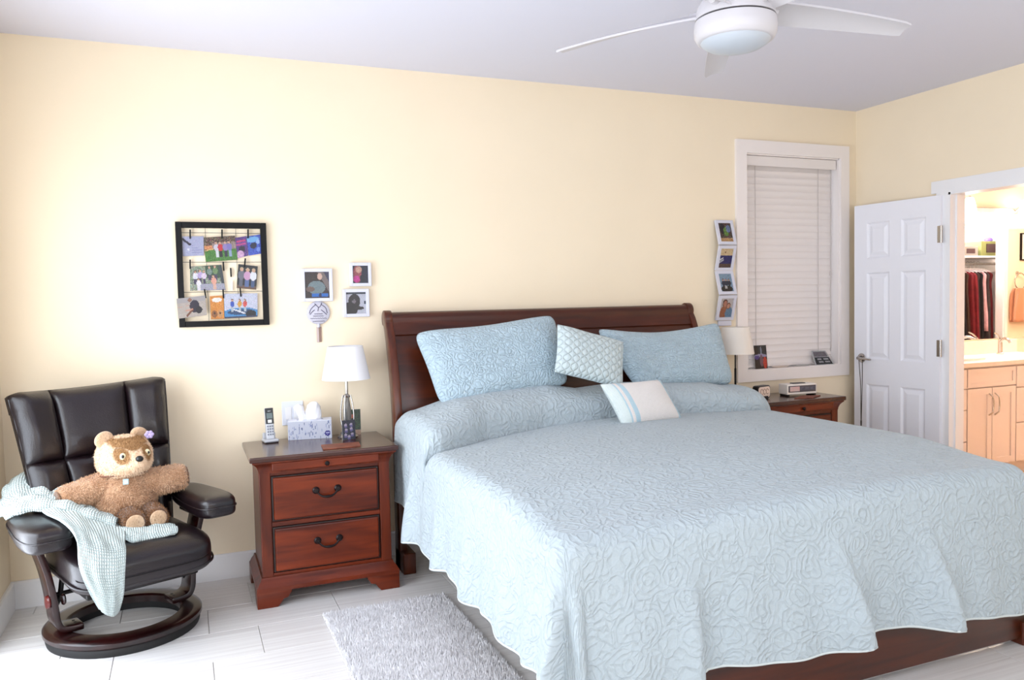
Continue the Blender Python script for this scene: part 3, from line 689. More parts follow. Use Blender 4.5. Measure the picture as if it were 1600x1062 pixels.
# ================================================================== nightstands
def make_nightstand():
    t = thing('nightstand', 'x', 'nightstand', (0, 0, 0), 0.0)
    # top slab with moulded edge
    bm = bmesh.new(); bmesh.ops.create_cube(bm, size=1)
    for v in bm.verts: v.co = Vector((v.co.x * 0.73, v.co.y * 0.50, 0.7295 + v.co.z * 0.027))
    bmesh.ops.bevel(bm, geom=[e for e in bm.edges], offset=0.008, segments=3, profile=0.6, affect='EDGES')
    bm_obj('top', bm, CHERRYT, t)
    # cove cornice between top and body (front and sides)
    def loft(name, levels, m):
        v = []; f = []
        for (hx, y0, y1, z) in levels: v += [(-hx, y0, z), (hx, y0, z), (hx, y1, z), (-hx, y1, z)]
        for i in range(len(levels) - 1):
            for k in range(4): f.append((i * 4 + k, i * 4 + (k + 1) % 4, (i + 1) * 4 + (k + 1) % 4, (i + 1) * 4 + k))
        f.append((3, 2, 1, 0)); o = (len(levels) - 1) * 4; f.append((o, o + 1, o + 2, o + 3))
        ob = meshobj(name, v, f, m, t); return autosmooth(ob, 30)
    loft('cornice', [(0.322, -0.208, 0.23, 0.655), (0.325, -0.211, 0.23, 0.672), (0.332, -0.220, 0.232, 0.690), (0.345, -0.233, 0.235, 0.704), (0.352, -0.239, 0.238, 0.708), (0.352, -0.239, 0.238, 0.716)], CHERRYV)
    box('body', -0.317, 0.317, -0.190, 0.23, 0.14, 0.655, CHERRYV, t)
    for x0, x1 in ((-0.322, -0.268), (0.268, 0.322)): box('pilaster', x0, x1, -0.208, -0.188, 0.14, 0.66, CHERRYV, t, 0.004)
    box('rail', -0.268, 0.268, -0.200, -0.188, 0.640, 0.658, CHERRY, t); box('rail', -0.268, 0.268, -0.200, -0.188, 0.388, 0.408, CHERRY, t); box('rail', -0.268, 0.268, -0.200, -0.188, 0.14, 0.156, CHERRY, t)
    # slim frieze drawer
    fd = box('frieze_drawer', -0.262, 0.262, -0.240, -0.185, 0.668, 0.706, CHERRY, t, 0.004)
    k = lathe('knob', [(0, 0.0), (0.006, 0.0), (0.005, 0.008), (0.011, 0.012), (0.012, 0.018), (0.008, 0.024), (0, 0.025)], BRONZE, fd, (0, 0, 0), 16, 'y'); xform(k, Matrix.Translation((0, -0.239, 0.686)) @ Matrix.Scale(-1, 4, (0, 1, 0)))
    for z0, z1 in ((0.414, 0.636), (0.160, 0.384)):
        dr = box('drawer', -0.264, 0.264, -0.206, -0.186, z0, z1, CHERRYG, t, 0.003)
        box('drawer_face', -0.257, 0.257, -0.217, -0.204, z0 + 0.0065, z1 - 0.0065, CHERRY, dr, 0.007, 3)
        zc = (z0 + z1) / 2 + 0.022
        h = None
        pts = []
        for i in range(25):
            u = -1 + 2 * i / 24; pts.append((u * 0.052, -0.232 - 0.008 * (1 - u * u), zc - 0.030 * (1 - abs(u) ** 3.0)))
        h = tube('handle', pts, [0.005, 0.0045, 0.006, 0.0075, 0.006, 0.0045, 0.005], BRONZE, dr, 8)
        for s in (-1, 1):
            r = lathe('rosette', [(0, 0), (0.017, 0), (0.018, 0.004), (0.014, 0.009), (0.010, 0.011), (0.012, 0.017), (0.010, 0.022), (0, 0.024)], BRONZE, dr, (0, 0, 0), 20, 'y')
            xform(r, Matrix.Translation((s * 0.054, -0.216, zc + 0.002)) @ Matrix.Scale(-1, 4, (0, 1, 0)))
    loft('base_moulding', [(0.352, -0.240, 0.235, 0.078), (0.352, -0.240, 0.235, 0.098), (0.347, -0.235, 0.233, 0.104), (0.340, -0.228, 0.232, 0.118), (0.330, -0.217, 0.23, 0.130), (0.326, -0.212, 0.23, 0.142)], CHERRY)
    # bracket feet
    prof = [(-0.352, 0), (-0.256, 0), (-0.240, 0.018), (-0.228, 0.036), (-0.205, 0.042), (-0.196, 0.058), (-0.188, 0.066), (-0.188, 0.080), (-0.352, 0.080)]
    for s in (-1, 1):
        prism('foot', [(s * x, z) for x, z in prof], 'y', -0.240, -0.215, CHERRY, t, 0.003)
        side = [(y, z) for y, z in ((-0.2145, 0), (-0.144, 0), (-0.128, 0.018), (-0.116, 0.036), (-0.090, 0.05), (-0.08, 0.080), (-0.2145, 0.080))]
        prism('foot', side, 'x', s * 0.352, s * 0.327, CHERRYV, t, 0.002)
        prism('foot', [(0.235, 0), (0.165, 0), (0.15, 0.018), (0.13, 0.04), (0.10, 0.05), (0.09, 0.080), (0.235, 0.080)], 'x', s * 0.352, s * 0.327, CHERRYV, t, 0.002)
    return t
n1 = make_nightstand()
n2 = copy_tree(n1)
n1.location = (1.767, -0.312, 0)
tag(n1, 'cherry wood two-drawer nightstand between the armchair and the bed', 'nightstand', 'matching nightstands')
n2.location = (4.885, -0.245, 0); n2.scale = (1.0, 0.80, 1.045)
tag(n2, 'cherry wood nightstand partly hidden behind the bed, below the window', 'nightstand', 'matching nightstands')
NT, NT2 = 0.743, 0.7765

# ================================================================== lamps
def shade(par, c, r0, r1, h, m):
    prof = [(r0, 0), (r1, h), (r1 - 0.003, h), (r0 - 0.003, 0)]
    s = lathe('lamp_shade', prof, m, par, c, 48, closed=True)
    tube('spider', [(c[0] - r1 + 0.003, c[1], c[2] + h - 0.02), (c[0] + r1 - 0.003, c[1], c[2] + h - 0.02)], 0.0018, CHROME, s, 6)
    return s
L1 = thing('table_lamp', 'brushed nickel table lamp with white drum shade and caged body', 'lamp', (1.945, -0.185, NT))
c = (1.945, -0.185, NT)
lathe('base', [(0, 0), (0.055, 0), (0.056, 0.006), (0.050, 0.012), (0.040, 0.018), (0.037, 0.028), (0.028, 0.034), (0.026, 0.040), (0, 0.041)], CHROME, L1, c, 36)
for k in range(4):
    a = math.radians(45 + 90 * k + 12); pts = []
    for i in range(11):
        u = i / 10; r = 0.022 + 0.016 * math.sin(math.pi * u ** 0.8) ; pts.append((c[0] + r * math.cos(a), c[1] + r * math.sin(a), c[2] + 0.036 + 0.195 * u))
    tube('strap', pts, 0.0042, CHROME, L1, 8)
lathe('body', [(0, 0.038), (0.017, 0.038), (0.021, 0.08), (0.022, 0.15), (0.014, 0.21), (0.012, 0.222), (0, 0.222)], mat('smoky_glass', (150, 150, 152), 0.08, trans=0.7), L1, c, 24)
lathe('neck', [(0, 0.218), (0.022, 0.220), (0.024, 0.226), (0.012, 0.234), (0.0085, 0.24), (0.0085, 0.33), (0, 0.332)], CHROME, L1, c, 24)
lathe('socket', [(0, 0.33), (0.016, 0.33), (0.016, 0.38), (0, 0.382)], CHROME, L1, c, 20)
tube('harp', [(c[0], c[1], c[2] + 0.33), (c[0] + 0.04, c[1], c[2] + 0.38), (c[0] + 0.035, c[1], c[2] + 0.46), (c[0], c[1], c[2] + 0.482)], 0.0018, CHROME, L1, 6, n=4)
shade(L1, (c[0], c[1], c[2] + 0.318), 0.130, 0.094, 0.180, SHADE)
L2 = thing('table_lamp', 'slim dark-stemmed table lamp with cream shade beside the right sham', 'lamp', (4.565, -0.150, NT2))
c = (4.565, -0.150, NT2)
lathe('base', [(0, 0), (0.052, 0), (0.053, 0.006), (0.045, 0.012), (0.02, 0.018), (0.008, 0.03), (0, 0.031)], BLACKM, L2, c, 32)
lathe('pole', [(0, 0.025), (0.007, 0.025), (0.007, 0.20), (0.0045, 0.205), (0.0045, 0.36), (0, 0.361)], BLACKM, L2, c, 16)
lathe('socket', [(0, 0.355), (0.014, 0.355), (0.014, 0.40), (0, 0.402)], BLACKM, L2, c, 16)
shade(L2, (c[0], c[1], c[2] + 0.302), 0.125, 0.093, 0.178, SHADE2)

# ================================================================== rug
rug = thing('area_rug', 'light grey shaggy rug lying on the tiles beside the bed', 'rug', (2.0, -1.55, 0))
rx0, rx1, ry0, ry1 = 1.690, 2.285, -2.02, -0.775
box('backing', rx0 + 0.008, rx1 - 0.008, ry0 + 0.008, ry1 - 0.008, 0.0, 0.010, mat('rug_backing', (190, 188, 194), 0.95), rug)
n = 30000
px_ = rng.uniform(rx0, rx1, n); py_ = rng.uniform(ry0, ry1, n); hh = rng.uniform(0.010, 0.026, n)
an = rng.uniform(0, 2 * math.pi, n); lean = rng.uniform(0, 0.012, n); la = rng.uniform(0, 2 * math.pi, n); wd = rng.uniform(0.0030, 0.0058, n)
V_ = np.zeros((n, 4, 3))
for k in range(3):
    V_[:, k, 0] = px_ + wd * np.cos(an + k * 2.094); V_[:, k, 1] = py_ + wd * np.sin(an + k * 2.094); V_[:, k, 2] = 0.008
V_[:, 3, 0] = px_ + lean * np.cos(la); V_[:, 3, 1] = py_ + lean * np.sin(la); V_[:, 3, 2] = 0.008 + hh
base = np.arange(n)[:, None] * 4
F_ = np.concatenate([base + [0, 1, 3], base + [1, 2, 3], base + [2, 0, 3]], 1).reshape(-1, 3)
me = bpy.data.meshes.new('pile'); me.vertices.add(n * 4); me.vertices.foreach_set('co', V_.ravel().astype(np.float32))
me.loops.add(F_.size); me.loops.foreach_set('vertex_index', F_.ravel().astype(np.int32)); me.polygons.add(len(F_))
me.polygons.foreach_set('loop_start', (np.arange(len(F_)) * 3).astype(np.int32)); me.polygons.foreach_set('loop_total', np.full(len(F_), 3, dtype=np.int32)); me.update(calc_edges=True)
me.materials.append(mat('grey_rug_yarn', (226, 223, 225), 0.95, col2=(246, 244, 246), vscale=18, sheen=0.3))
po = link('pile', me, rug); po['kind'] = 'stuff'

# ================================================================== recliner
TH = math.radians(22)
rc = thing('recliner_armchair', 'dark brown leather recliner with round mahogany base in the corner', 'armchair', (0.835, -0.51, 0), TH)
lathe('floor_ring', [(0.250, 0.0), (0.318, 0.0), (0.322, 0.015), (0.318, 0.034), (0.250, 0.034)], BLACKRUB, rc, (0, 0, 0), 64, closed=True)
lathe('base_ring', [(0.238, 0.034), (0.322, 0.034), (0.332, 0.044), (0.332, 0.060), (0.322, 0.070), (0.300, 0.074), (0.244, 0.074), (0.236, 0.066)], MAHOG, rc, (0, 0, 0), 72, closed=True)
def support(s):
    path = [(0.190, 0.088), (0.235, 0.089), (0.272, 0.098), (0.291, 0.130), (0.297, 0.19), (0.306, 0.27), (0.322, 0.36), (0.345, 0.445), (0.355, 0.49)]
    P = catmull([(x, 0, z) for x, z in path], 4); v = []; f = []
    T = np.gradient(P, axis=0); T /= np.linalg.norm(T, axis=1)[:, None]
    n_ = len(P)
    for i in range(n_):
        u = i / (n_ - 1); hw = 0.050 + 0.012 * u; nx = np.array([T[i][2], 0, -T[i][0]]) * 0.014
        yo = -0.02 + 0.02 * u
        for (a, b) in ((1, -hw), (1, hw), (-1, hw), (-1, -hw)):
            q = P[i] + a * nx; v.append((s * q[0], yo + b, q[2]))
    for i in range(n_ - 1):
        for k in range(4):
            q = (i * 4 + k, i * 4 + (k + 1) % 4, (i + 1) * 4 + (k + 1) % 4, (i + 1) * 4 + k); f.append(q if s > 0 else q[::-1])
    f.append((0, 1, 2, 3)); e = (n_ - 1) * 4; f.append((e + 3, e + 2, e + 1, e))
    o = meshobj('side_support', v, f, MAHOG, rc)
    bm = bmesh.new(); bm.from_mesh(o.data); bmesh.ops.recalc_face_normals(bm, faces=bm.faces[:])
    bmesh.ops.bevel(bm, geom=[e for e in bm.edges if e.calc_face_angle(0) > 0.9], offset=0.006, segments=2, profile=0.5, affect='EDGES'); bm.to_mesh(o.data); bm.free()
    autosmooth(o, 40)
    for yy in (-0.025, 0.0): lathe('bolt', [(0, 0.103), (0.006, 0.103), (0.006, 0.100), (0, 0.1)], BLACKM, o, (s * 0.215, yy, 0), 12)
    return o
sl_ = support(-1); sr_ = support(1)
for s, o in ((-1, sl_), (1, sr_)):
    for zc, xx in ((0.225, 0.315),):
        k = lathe('tilt_knob', [(0, 0), (0.026, 0.0), (0.029, 0.006), (0.026, 0.014), (0.010, 0.016), (0, 0.016)], mat('red_wood_knob', (86, 16, 14), 0.2, coat=0.5), o, (0, 0, 0), 24, 'x')
        xform(k, Matrix.Translation((s * xx, -0.045, zc)) @ Matrix.Scale(s, 4, (1, 0, 0)))
        k2 = lathe('tilt_knob', [(0, 0), (0.022, 0.0), (0.025, 0.006), (0.022, 0.012), (0, 0.013)], MAHOG, o, (0, 0, 0), 24, 'x')
        xform(k2, Matrix.Translation((s * 0.270, -0.055, zc)))
    tube('mechanism_arm', [(s * 0.295, 0.02, 0.15), (s * 0.265, 0.0, 0.22), (s * 0.25, -0.01, 0.33)], 0.011, BLACKM, rc, 10, n=5)
tube('mechanism_bar', [(-0.29, 0.0, 0.235), (0.29, 0.0, 0.235)], 0.010, BLACKM, rc, 10)
box('seat_frame', -0.235, 0.235, -0.28, 0.24, 0.262, 0.32, BLACKM, rc, 0.01)
def seatfn(q):
    q = q.copy(); f_ = max(0, -q[1]); q[2] -= 0.30 * f_ ** 3 * (1 if q[2] > 0 else 0.35); q[2] += 0.10 * (1 - q[0] ** 2) * (q[2] > 0); q[0] *= 1 + 0.06 * f_
    return q
st_ = rbox('seat', (0, -0.075, 0.378), (0.285, 0.315, 0.090), LEATHER, rc, 5.0, 24, seatfn)
pp = [(0.292 * math.copysign(abs(math.cos(a)) ** 0.4, math.cos(a)), -0.075 - 0.0 + 0.312 * math.copysign(abs(math.sin(a)) ** 0.4, math.sin(a)), 0.352) for a in np.linspace(0, 2 * math.pi, 90)]
pp = [(x * (1 + 0.06 * max(0, -(y + 0.075) / 0.315)), y, z - 0.03 * max(0, -(y + 0.075) / 0.315) ** 3) for x, y, z in pp]
tube('piping', pp, 0.005, LEATHER, st_, 6)
for s in (-1, 1):
    def armfn(q, s=s):
        q = q.copy(); fr = (1 - q[1]) / 2      # 1 at the front
        q[2] = q[2] * (0.75 + 0.30 * fr) + 0.12 * (1 - q[0] ** 2) * (q[2] > 0) - 0.25 * (fr - 0.4)
        q[0] = q[0] * (0.75 + 0.25 * min(1, fr * 1.6))
        return q
    am = rbox('armrest', (s * 0.352, -0.055, 0.545), (0.092, 0.235, 0.052), LEATHER, rc, 4.5, 18, armfn)
    pp = []
    for a in np.linspace(0, 2 * math.pi, 60):
        ca, sa = math.cos(a), math.sin(a); k = (abs(ca) ** 4.5 + abs(sa) ** 4.5) ** (-1 / 4.5); q = armfn(np.array([ca * k, sa * k, 0.02])); pp.append((s * 0.352 + q[0] * 0.094, -0.055 + q[1] * 0.237, 0.545 + q[2] * 0.052))
    tube('piping', pp, 0.004, LEATHER, am, 6)
    box('arm_bracket', s * 0.352 - 0.05, s * 0.352 + 0.05, -0.12, 0.09, 0.478, 0.505, MAHOG, rc, 0.006)
# backrest: outer shell and six stitched pads
def back_pt(a, h):
    w_ = 0.275 + 0.065 * h
    x = a * w_ - 0.02 * h
    y = 0.165 + 0.145 * h + 0.03 * h * h - 0.075 * abs(a) ** 2.2 * (0.6 + 0.4 * h)
    z = 0.400 + 0.700 * h + (0.018 * abs(a) ** 2 - 0.012) * h + 0.012 * a * h
    return np.array([x, y, z])
def back_n(a, h):
    e = 1e-3; d1 = back_pt(a + e, h) - back_pt(a - e, h); d2 = back_pt(a, h + e) - back_pt(a, h - e); n = np.cross(d1, d2); n /= np.linalg.norm(n); return n if n[1] < 0 else -n
def pad(name, a0, a1, h0, h1, bulge, parent, n_=16, wr=0.0):
    F = np.zeros((n_, n_, 3)); K = np.zeros((n_, n_, 3))
    for i in range(n_):
        for j in range(n_):
            s, t = i / (n_ - 1), j / (n_ - 1); a = a0 + (a1 - a0) * s; h = h0 + (h1 - h0) * t
            b = bulge * ((1 - abs(2 * s - 1) ** 3) * (1 - abs(2 * t - 1) ** 3.5)) ** 0.5 + wr * math.sin(26 * h + 3 * s) * abs(a) ** 3 * (1 - abs(2 * s - 1) ** 2)
            eF = max(0, min(1, (1.015 - h) / 0.07)) ** 0.5; eA = max(0, min(1, (1.02 - abs(a)) / 0.14)) ** 0.5
            p = back_pt(a, h); p[2] -= 0.02 * (1 - eA) * (h > 0.9); nn = back_n(a, h); F[i, j] = p + nn * ((0.032 + b) * (0.25 + 0.75 * eF * eA)); K[i, j] = p - nn * 0.012
    I = np.arange(n_ * n_).reshape(n_, n_); off = n_ * n_; f = []
    for i in range(n_ - 1):
        for j in range(n_ - 1):
            q = (I[i, j], I[i + 1, j], I[i + 1, j + 1], I[i, j + 1]); f.append(q); f.append(tuple(off + k for k in q[::-1]))
    rim = list(I[:, 0]) + list(I[-1, 1:]) + list(I[-2::-1, -1]) + list(I[0, -2:0:-1])
    for k in range(len(rim)): p, q = rim[k], rim[(k + 1) % len(rim)]; f.append((p, off + p, off + q, q))
    return meshobj(name, np.vstack([F.reshape(-1, 3), K.reshape(-1, 3)]), f, LEATHER, parent, smooth=True)
bk_ = thing  # (kept simple: pads are parts of the chair)
bsh = pad('backrest', -1, 1, 0.0, 1.0, 0.0, rc, 24)
for v in bsh.data.vertices: v.co.y += 0.03
for (a0, a1) in ((-1.02, -0.50), (-0.50, 0.50), (0.50, 1.02)):
    pad('back_pad', a0, a1, 0.55, 1.015, 0.040, bsh, 18, 0.006); pad('back_pad', a0, a1, 0.03, 0.55, 0.036, bsh, 18, 0.008)
for s in (-1, 1):
    tube('back_piping', [back_pt(s * 1.015, h) + back_n(s, h) * 0.006 - np.array([0, 0, 0.02]) * (h > 0.9) for h in np.linspace(0.02, 1.0, 24)], 0.005, LEATHER, bsh, 6)

# ================================================================== throw blanket on the chair
A_rows = [
  [(0.420,-0.200,0.695),(0.473,-0.200,0.717),(0.542,-0.220,0.714),(0.589,-0.250,0.656),(0.613,-0.300,0.594)],
  [(0.385,-0.360,0.665),(0.448,-0.330,0.728),(0.530,-0.330,0.732),(0.608,-0.360,0.665),(0.653,-0.380,0.590)],
  [(0.366,-0.520,0.620),(0.440,-0.480,0.685),(0.545,-0.460,0.680),(0.646,-0.480,0.622),(0.736,-0.500,0.552)],
  [(0.401,-0.600,0.585),(0.490,-0.600,0.615),(0.593,-0.600,0.606),(0.695,-0.600,0.557),(0.787,-0.580,0.505)]]
B_rows = [
  [(0.522,-0.580,0.615),(0.596,-0.580,0.618),(0.680,-0.570,0.590),(0.766,-0.560,0.530),(0.846,-0.550,0.500)],
  [(0.570,-0.700,0.612),(0.635,-0.700,0.606),(0.715,-0.700,0.570),(0.790,-0.690,0.530),(0.862,-0.680,0.505)],
  [(0.640,-0.840,0.608),(0.685,-0.845,0.596),(0.750,-0.845,0.560),(0.812,-0.835,0.525),(0.872,-0.820,0.500)],
  [(0.690,-0.945,0.592),(0.722,-0.950,0.576),(0.770,-0.945,0.548),(0.826,-0.925,0.520),(0.876,-0.900,0.500)],
  [(0.714,-1.000,0.545),(0.742,-1.005,0.530),(0.787,-0.995,0.506),(0.839,-0.967,0.485),(0.880,-0.939,0.478)],
  [(0.717,-1.004,0.455),(0.747,-1.004,0.430),(0.787,-0.996,0.403),(0.835,-0.969,0.387),(0.873,-0.942,0.386)],
  [(0.743,-0.994,0.357),(0.770,-0.995,0.340),(0.805,-0.989,0.316),(0.836,-0.969,0.304),(0.863,-0.946,0.308)],
  [(0.779,-0.979,0.267),(0.793,-0.986,0.254),(0.811,-0.987,0.236),(0.828,-0.972,0.227),(0.844,-0.953,0.237)]]
C_rows = [
  [(0.809,-0.620,0.505),(0.872,-0.620,0.492),(0.937,-0.630,0.490),(1.003,-0.630,0.490),(1.061,-0.620,0.480)],
  [(0.819,-0.660,0.510),(0.879,-0.670,0.500),(0.946,-0.680,0.492),(1.009,-0.680,0.490),(1.074,-0.670,0.482)],
  [(0.830,-0.700,0.505),(0.889,-0.740,0.498),(0.948,-0.740,0.484),(1.014,-0.730,0.486),(1.077,-0.720,0.474)],
  [(0.840,-0.720,0.486),(0.894,-0.790,0.474),(0.953,-0.770,0.470),(1.024,-0.750,0.468),(1.066,-0.735,0.466)]]
D_rows = [
  [(0.600,-0.300,0.640),(0.640,-0.320,0.590),(0.690,-0.330,0.545),(0.730,-0.330,0.510)],
  [(0.600,-0.400,0.640),(0.660,-0.410,0.600),(0.720,-0.420,0.548),(0.765,-0.420,0.505)],
  [(0.610,-0.500,0.630),(0.680,-0.500,0.595),(0.750,-0.510,0.550),(0.800,-0.510,0.505)],
  [(0.640,-0.590,0.605),(0.710,-0.590,0.580),(0.780,-0.590,0.540),(0.830,-0.580,0.500)]]
def roll(path, r0, squash=0.75):
    P = catmull(path, 4); rows = []
    T = np.gradient(P, axis=0)
    for i, p in enumerate(P):
        s = np.array([T[i][1], -T[i][0], 0.0]); s /= np.linalg.norm(s) + 1e-9; r = r0 * (1 + 0.18 * math.sin(i * 1.7))
        rows.append([p + r * (math.cos(a) * s) + np.array([0, 0, squash * r * math.sin(a)]) for a in np.linspace(-0.6, math.pi + 0.6, 7)])
    return rows
tb = thing('throw_blanket', 'pale mint waffle fleece blanket bunched over the chair arm and seat', 'blanket', (0.6, -0.6, 0.5))
E_rows = [
  [(0.402,-0.300,0.650),(0.440,-0.270,0.690),(0.500,-0.260,0.700),(0.570,-0.290,0.655)],
  [(0.372,-0.450,0.640),(0.430,-0.400,0.700),(0.510,-0.385,0.705),(0.600,-0.400,0.640)],
  [(0.378,-0.540,0.610),(0.430,-0.520,0.660),(0.520,-0.500,0.668),(0.620,-0.500,0.615)],
  [(0.395,-0.585,0.600),(0.440,-0.590,0.606),(0.520,-0.590,0.610),(0.620,-0.580,0.598)]]
sheet('fold', roll([(0.385, -0.520, 0.600), (0.450, -0.585, 0.618), (0.540, -0.600, 0.625), (0.640, -0.610, 0.608), (0.740, -0.630, 0.560), (0.830, -0.640, 0.515)], 0.034), BLANKET, tb, 4, 0.006, 0.010, 12, (0.14, 0.55))
sheet('fold', roll([(0.420, -0.300, 0.690), (0.400, -0.420, 0.672), (0.415, -0.510, 0.640), (0.500, -0.545, 0.640), (0.600, -0.540, 0.622), (0.700, -0.560, 0.575)], 0.030), BLANKET, tb, 4, 0.006, 0.010, 14, (0.12, 0.55))
sheet('fold', roll([(0.560, -0.270, 0.690), (0.600, -0.350, 0.655), (0.650, -0.440, 0.610), (0.720, -0.500, 0.565), (0.790, -0.580, 0.520)], 0.028), BLANKET, tb, 4, 0.006, 0.010, 15, (0.12, 0.45))
sheet('fold', A_rows, BLANKET, tb, 9, 0.022, 0.014, 3, (0.45, 0.45)); sheet('fold', B_rows, BLANKET, tb, 8, 0.007, 0.010, 4, (0.25, 0.55))
sheet('fold', C_rows, BLANKET, tb, 8, 0.008, 0.014, 6, (0.3, 0.15)); sheet('fold', D_rows, BLANKET, tb, 9, 0.018, 0.014, 8, (0.3, 0.3)); sheet('fold', E_rows, BLANKET, tb, 9, 0.024, 0.014, 9, (0.35, 0.35))

# ================================================================== plush bear
br = thing('plush_bear', 'large tan plush bear with brown eye mask sitting in the armchair', 'soft toy', (0.850, -0.455, 0.462), math.radians(10))
bb_ = ellipsoid('body', (0, 0.01, 0.135), (0.140, 0.115, 0.150), FUR, br, 36, 24, lambda p: np.array([p[0] * (1 - 0.12 * p[2]), p[1], p[2] if p[2] > -0.6 else -0.6 - (abs(p[2]) - 0.6) * 0.4]))
# head: pale, a brown mask over the eyes and crown dyed into the plush itself
HC = np.array([0.008, -0.005, 0.325]); HR = np.array([0.118, 0.100, 0.098]); HT = Matrix.Rotation(math.radians(20), 3, 'Z')
def head_pt(p):
    q = np.array([math.copysign(abs(p[0]) ** 0.85, p[0]), math.copysign(abs(p[1]) ** 0.9, p[1]), math.copysign(abs(p[2]) ** 0.82, p[2])])
    if p[1] < 0: q[1] -= 0.46 * math.exp(-((p[0] / 0.50) ** 2 + ((p[2] + 0.18) / 0.42) ** 2))
    return HT @ Vector(tuple(q * HR)) + Vector(HC)
def hp(x, z, lift=0.0):      # a point on the face, at sphere coordinates x, z
    p = np.array([x, -math.sqrt(max(0, 1 - x * x - z * z)), z]); o = head_pt(p); d = (o - Vector(HC)).normalized(); return o + d * lift
sst = lambda a, b, x: min(1, max(0, (x - a) / (b - a)))
bm = bmesh.new(); bmesh.ops.create_uvsphere(bm, u_segments=128, v_segments=96, radius=1); cols = []
for v in bm.verts:
    p = np.array(v.co); v.co = head_pt(p); m_ = 0.0
    if p[1] < 0.1:
        for s in (-1, 1): m_ = max(m_, 1 - sst(0.75, 1.2, ((p[0] - s * 0.44) / 0.26) ** 2 + ((p[2] - 0.20) / 0.33) ** 2))
        m_ = max(m_, sst(0.36, 0.44, p[2] + 0.10 * math.cos(p[0] * 6) - 0.05 * abs(p[0])) * (1 - sst(0.60, 0.72, abs(p[0]))) * (1 - sst(0.90, 0.96, p[2])))
    cols.append(m_)
me = bpy.data.meshes.new('head'); bm.to_mesh(me); bm.free(); me.materials.append(FURA)
ca = me.color_attributes.new('Col', 'FLOAT_COLOR', 'POINT')
c0, c1 = np.array(lin((240, 212, 182))), np.array(lin((164, 124, 82)))
for i, m_ in enumerate(cols): ca.data[i].color = (*(c0 * (1 - m_) + c1 * m_), 1)
me.polygons.foreach_set('use_smooth', np.ones(len(me.polygons), dtype=bool))
fur(bb_, 14000, 0.009, FURF, 1)
hd = link('head', me, br)
fur(hd, 14000, 0.007, FURFA, 2)
nt = FURA.node_tree; nz = nt.nodes.new('ShaderNodeTexNoise'); nz.inputs['Scale'].default_value = 120; bp = nt.nodes.new('ShaderNodeBump'); bp.inputs['Strength'].default_value = 0.6; bp.inputs['Distance'].default_value = 0.008
tcn = nt.nodes.new('ShaderNodeTexCoord'); nt.links.new(tcn.outputs['Object'], nz.inputs[0]); nt.links.new(nz.outputs[0], bp.inputs['Height']); nt.links.new(bp.outputs[0], nt.nodes['Principled BSDF'].inputs['Normal'])
for s in (-1, 1):
    p = head_pt(np.array([s * 0.60, 0.10, 0.79]))
    e = ellipsoid('ear', (0, 0, 0.010), (0.044, 0.024, 0.036), FURL, hd, 20, 14, lambda q: np.array([q[0], q[1] + 0.45 * (q[1] < 0) * (1 - q[0] ** 2 - q[2] ** 2), q[2]]))
    xform(e, Matrix.Translation(p) @ Matrix.Rotation(s * 0.55, 4, 'Y') @ Matrix.Rotation(math.radians(20), 4, 'Z'))
    p = hp(s * 0.42, 0.14, 0.0)
    ey = ellipsoid('eye', p, (0.0135, 0.008, 0.0165), mat('eye_white', (226, 214, 176), 0.25), hd, 18, 12)
    ellipsoid('pupil', p + (p - Vector(HC)).normalized() * 0.0055, (0.0065, 0.005, 0.0085), BLACKP, ey, 14, 10)
ellipsoid('nose', hp(0.0, 0.02, 0.004), (0.017, 0.013, 0.014), BLACKP, hd, 16, 12)

FLW = mat('lilac_flower', (176, 160, 200), 0.8)
pf = head_pt(np.array([0.72, -0.25, 0.66])) + Vector((0.016, -0.008, 0.022))
fl = ellipsoid('flower_clip', pf, (0.008, 0.008, 0.008), mat('flower_heart', (220, 190, 215), 0.7), hd, 12, 8)
for k in range(6):
    a = k * math.pi / 3; ellipsoid('petal', pf + Vector((0.013 * math.cos(a), -0.004, 0.011 * math.sin(a))), (0.009, 0.005, 0.009), FLW, fl, 12, 8)
def limb(name, pts, rad, m):
    P = catmull(pts, 8); n_ = len(P); R = np.interp(np.linspace(0, 1, n_), np.linspace(0, 1, len(rad)), rad)
    return tube(name, P, list(R), m, br, 20)
def blimb(name, p0, p1, r0, r1, m, end, endname):
    p0, p1 = np.array(p0, float), np.array(p1, float); d = p1 - p0; Ld = np.linalg.norm(d); d /= Ld
    pts = []; rr = []
    for u in np.linspace(0, 1, 14): pts.append(p0 + d * Ld * u); rr.append(r0 + (r1 - r0) * u)
    for a in np.linspace(0.15, 1.45, 8): pts.append(p1 + d * r1 * 0.55 * math.sin(a)); rr.append(r1 * math.cos(a))
    o = tube(name, pts, rr, m, br, 22)
    e_ = ellipsoid(endname, p1 + d * r1 * 0.50, (r1 * 0.78, r1 * 0.78, 0.006), end, o, 20, 10)
    z = Vector((0, 0, 1)); q = z.rotation_difference(Vector(d)).to_matrix().to_4x4()
    e_.data.transform(Matrix.Translation(-Vector(p1 + d * r1 * 0.50))); e_.data.transform(Matrix.Translation(Vector(p1 + d * r1 * 0.50)) @ q)
    fur(o, 6000, 0.009, FURF if name == 'arm' else FURFD, 3); return o
blimb('arm', (-0.085, 0.0, 0.195), (-0.245, -0.055, 0.176), 0.068, 0.053, FUR, FURD, 'paw_pad')
blimb('arm', (0.085, 0.0, 0.185), (0.250, 0.000, 0.200), 0.068, 0.058, FUR, FURD, 'paw_pad')
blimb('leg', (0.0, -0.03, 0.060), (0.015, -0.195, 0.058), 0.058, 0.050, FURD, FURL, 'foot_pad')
blimb('leg', (0.09, -0.02, 0.060), (0.112, -0.175, 0.060), 0.056, 0.048, FURD, FURL, 'foot_pad')
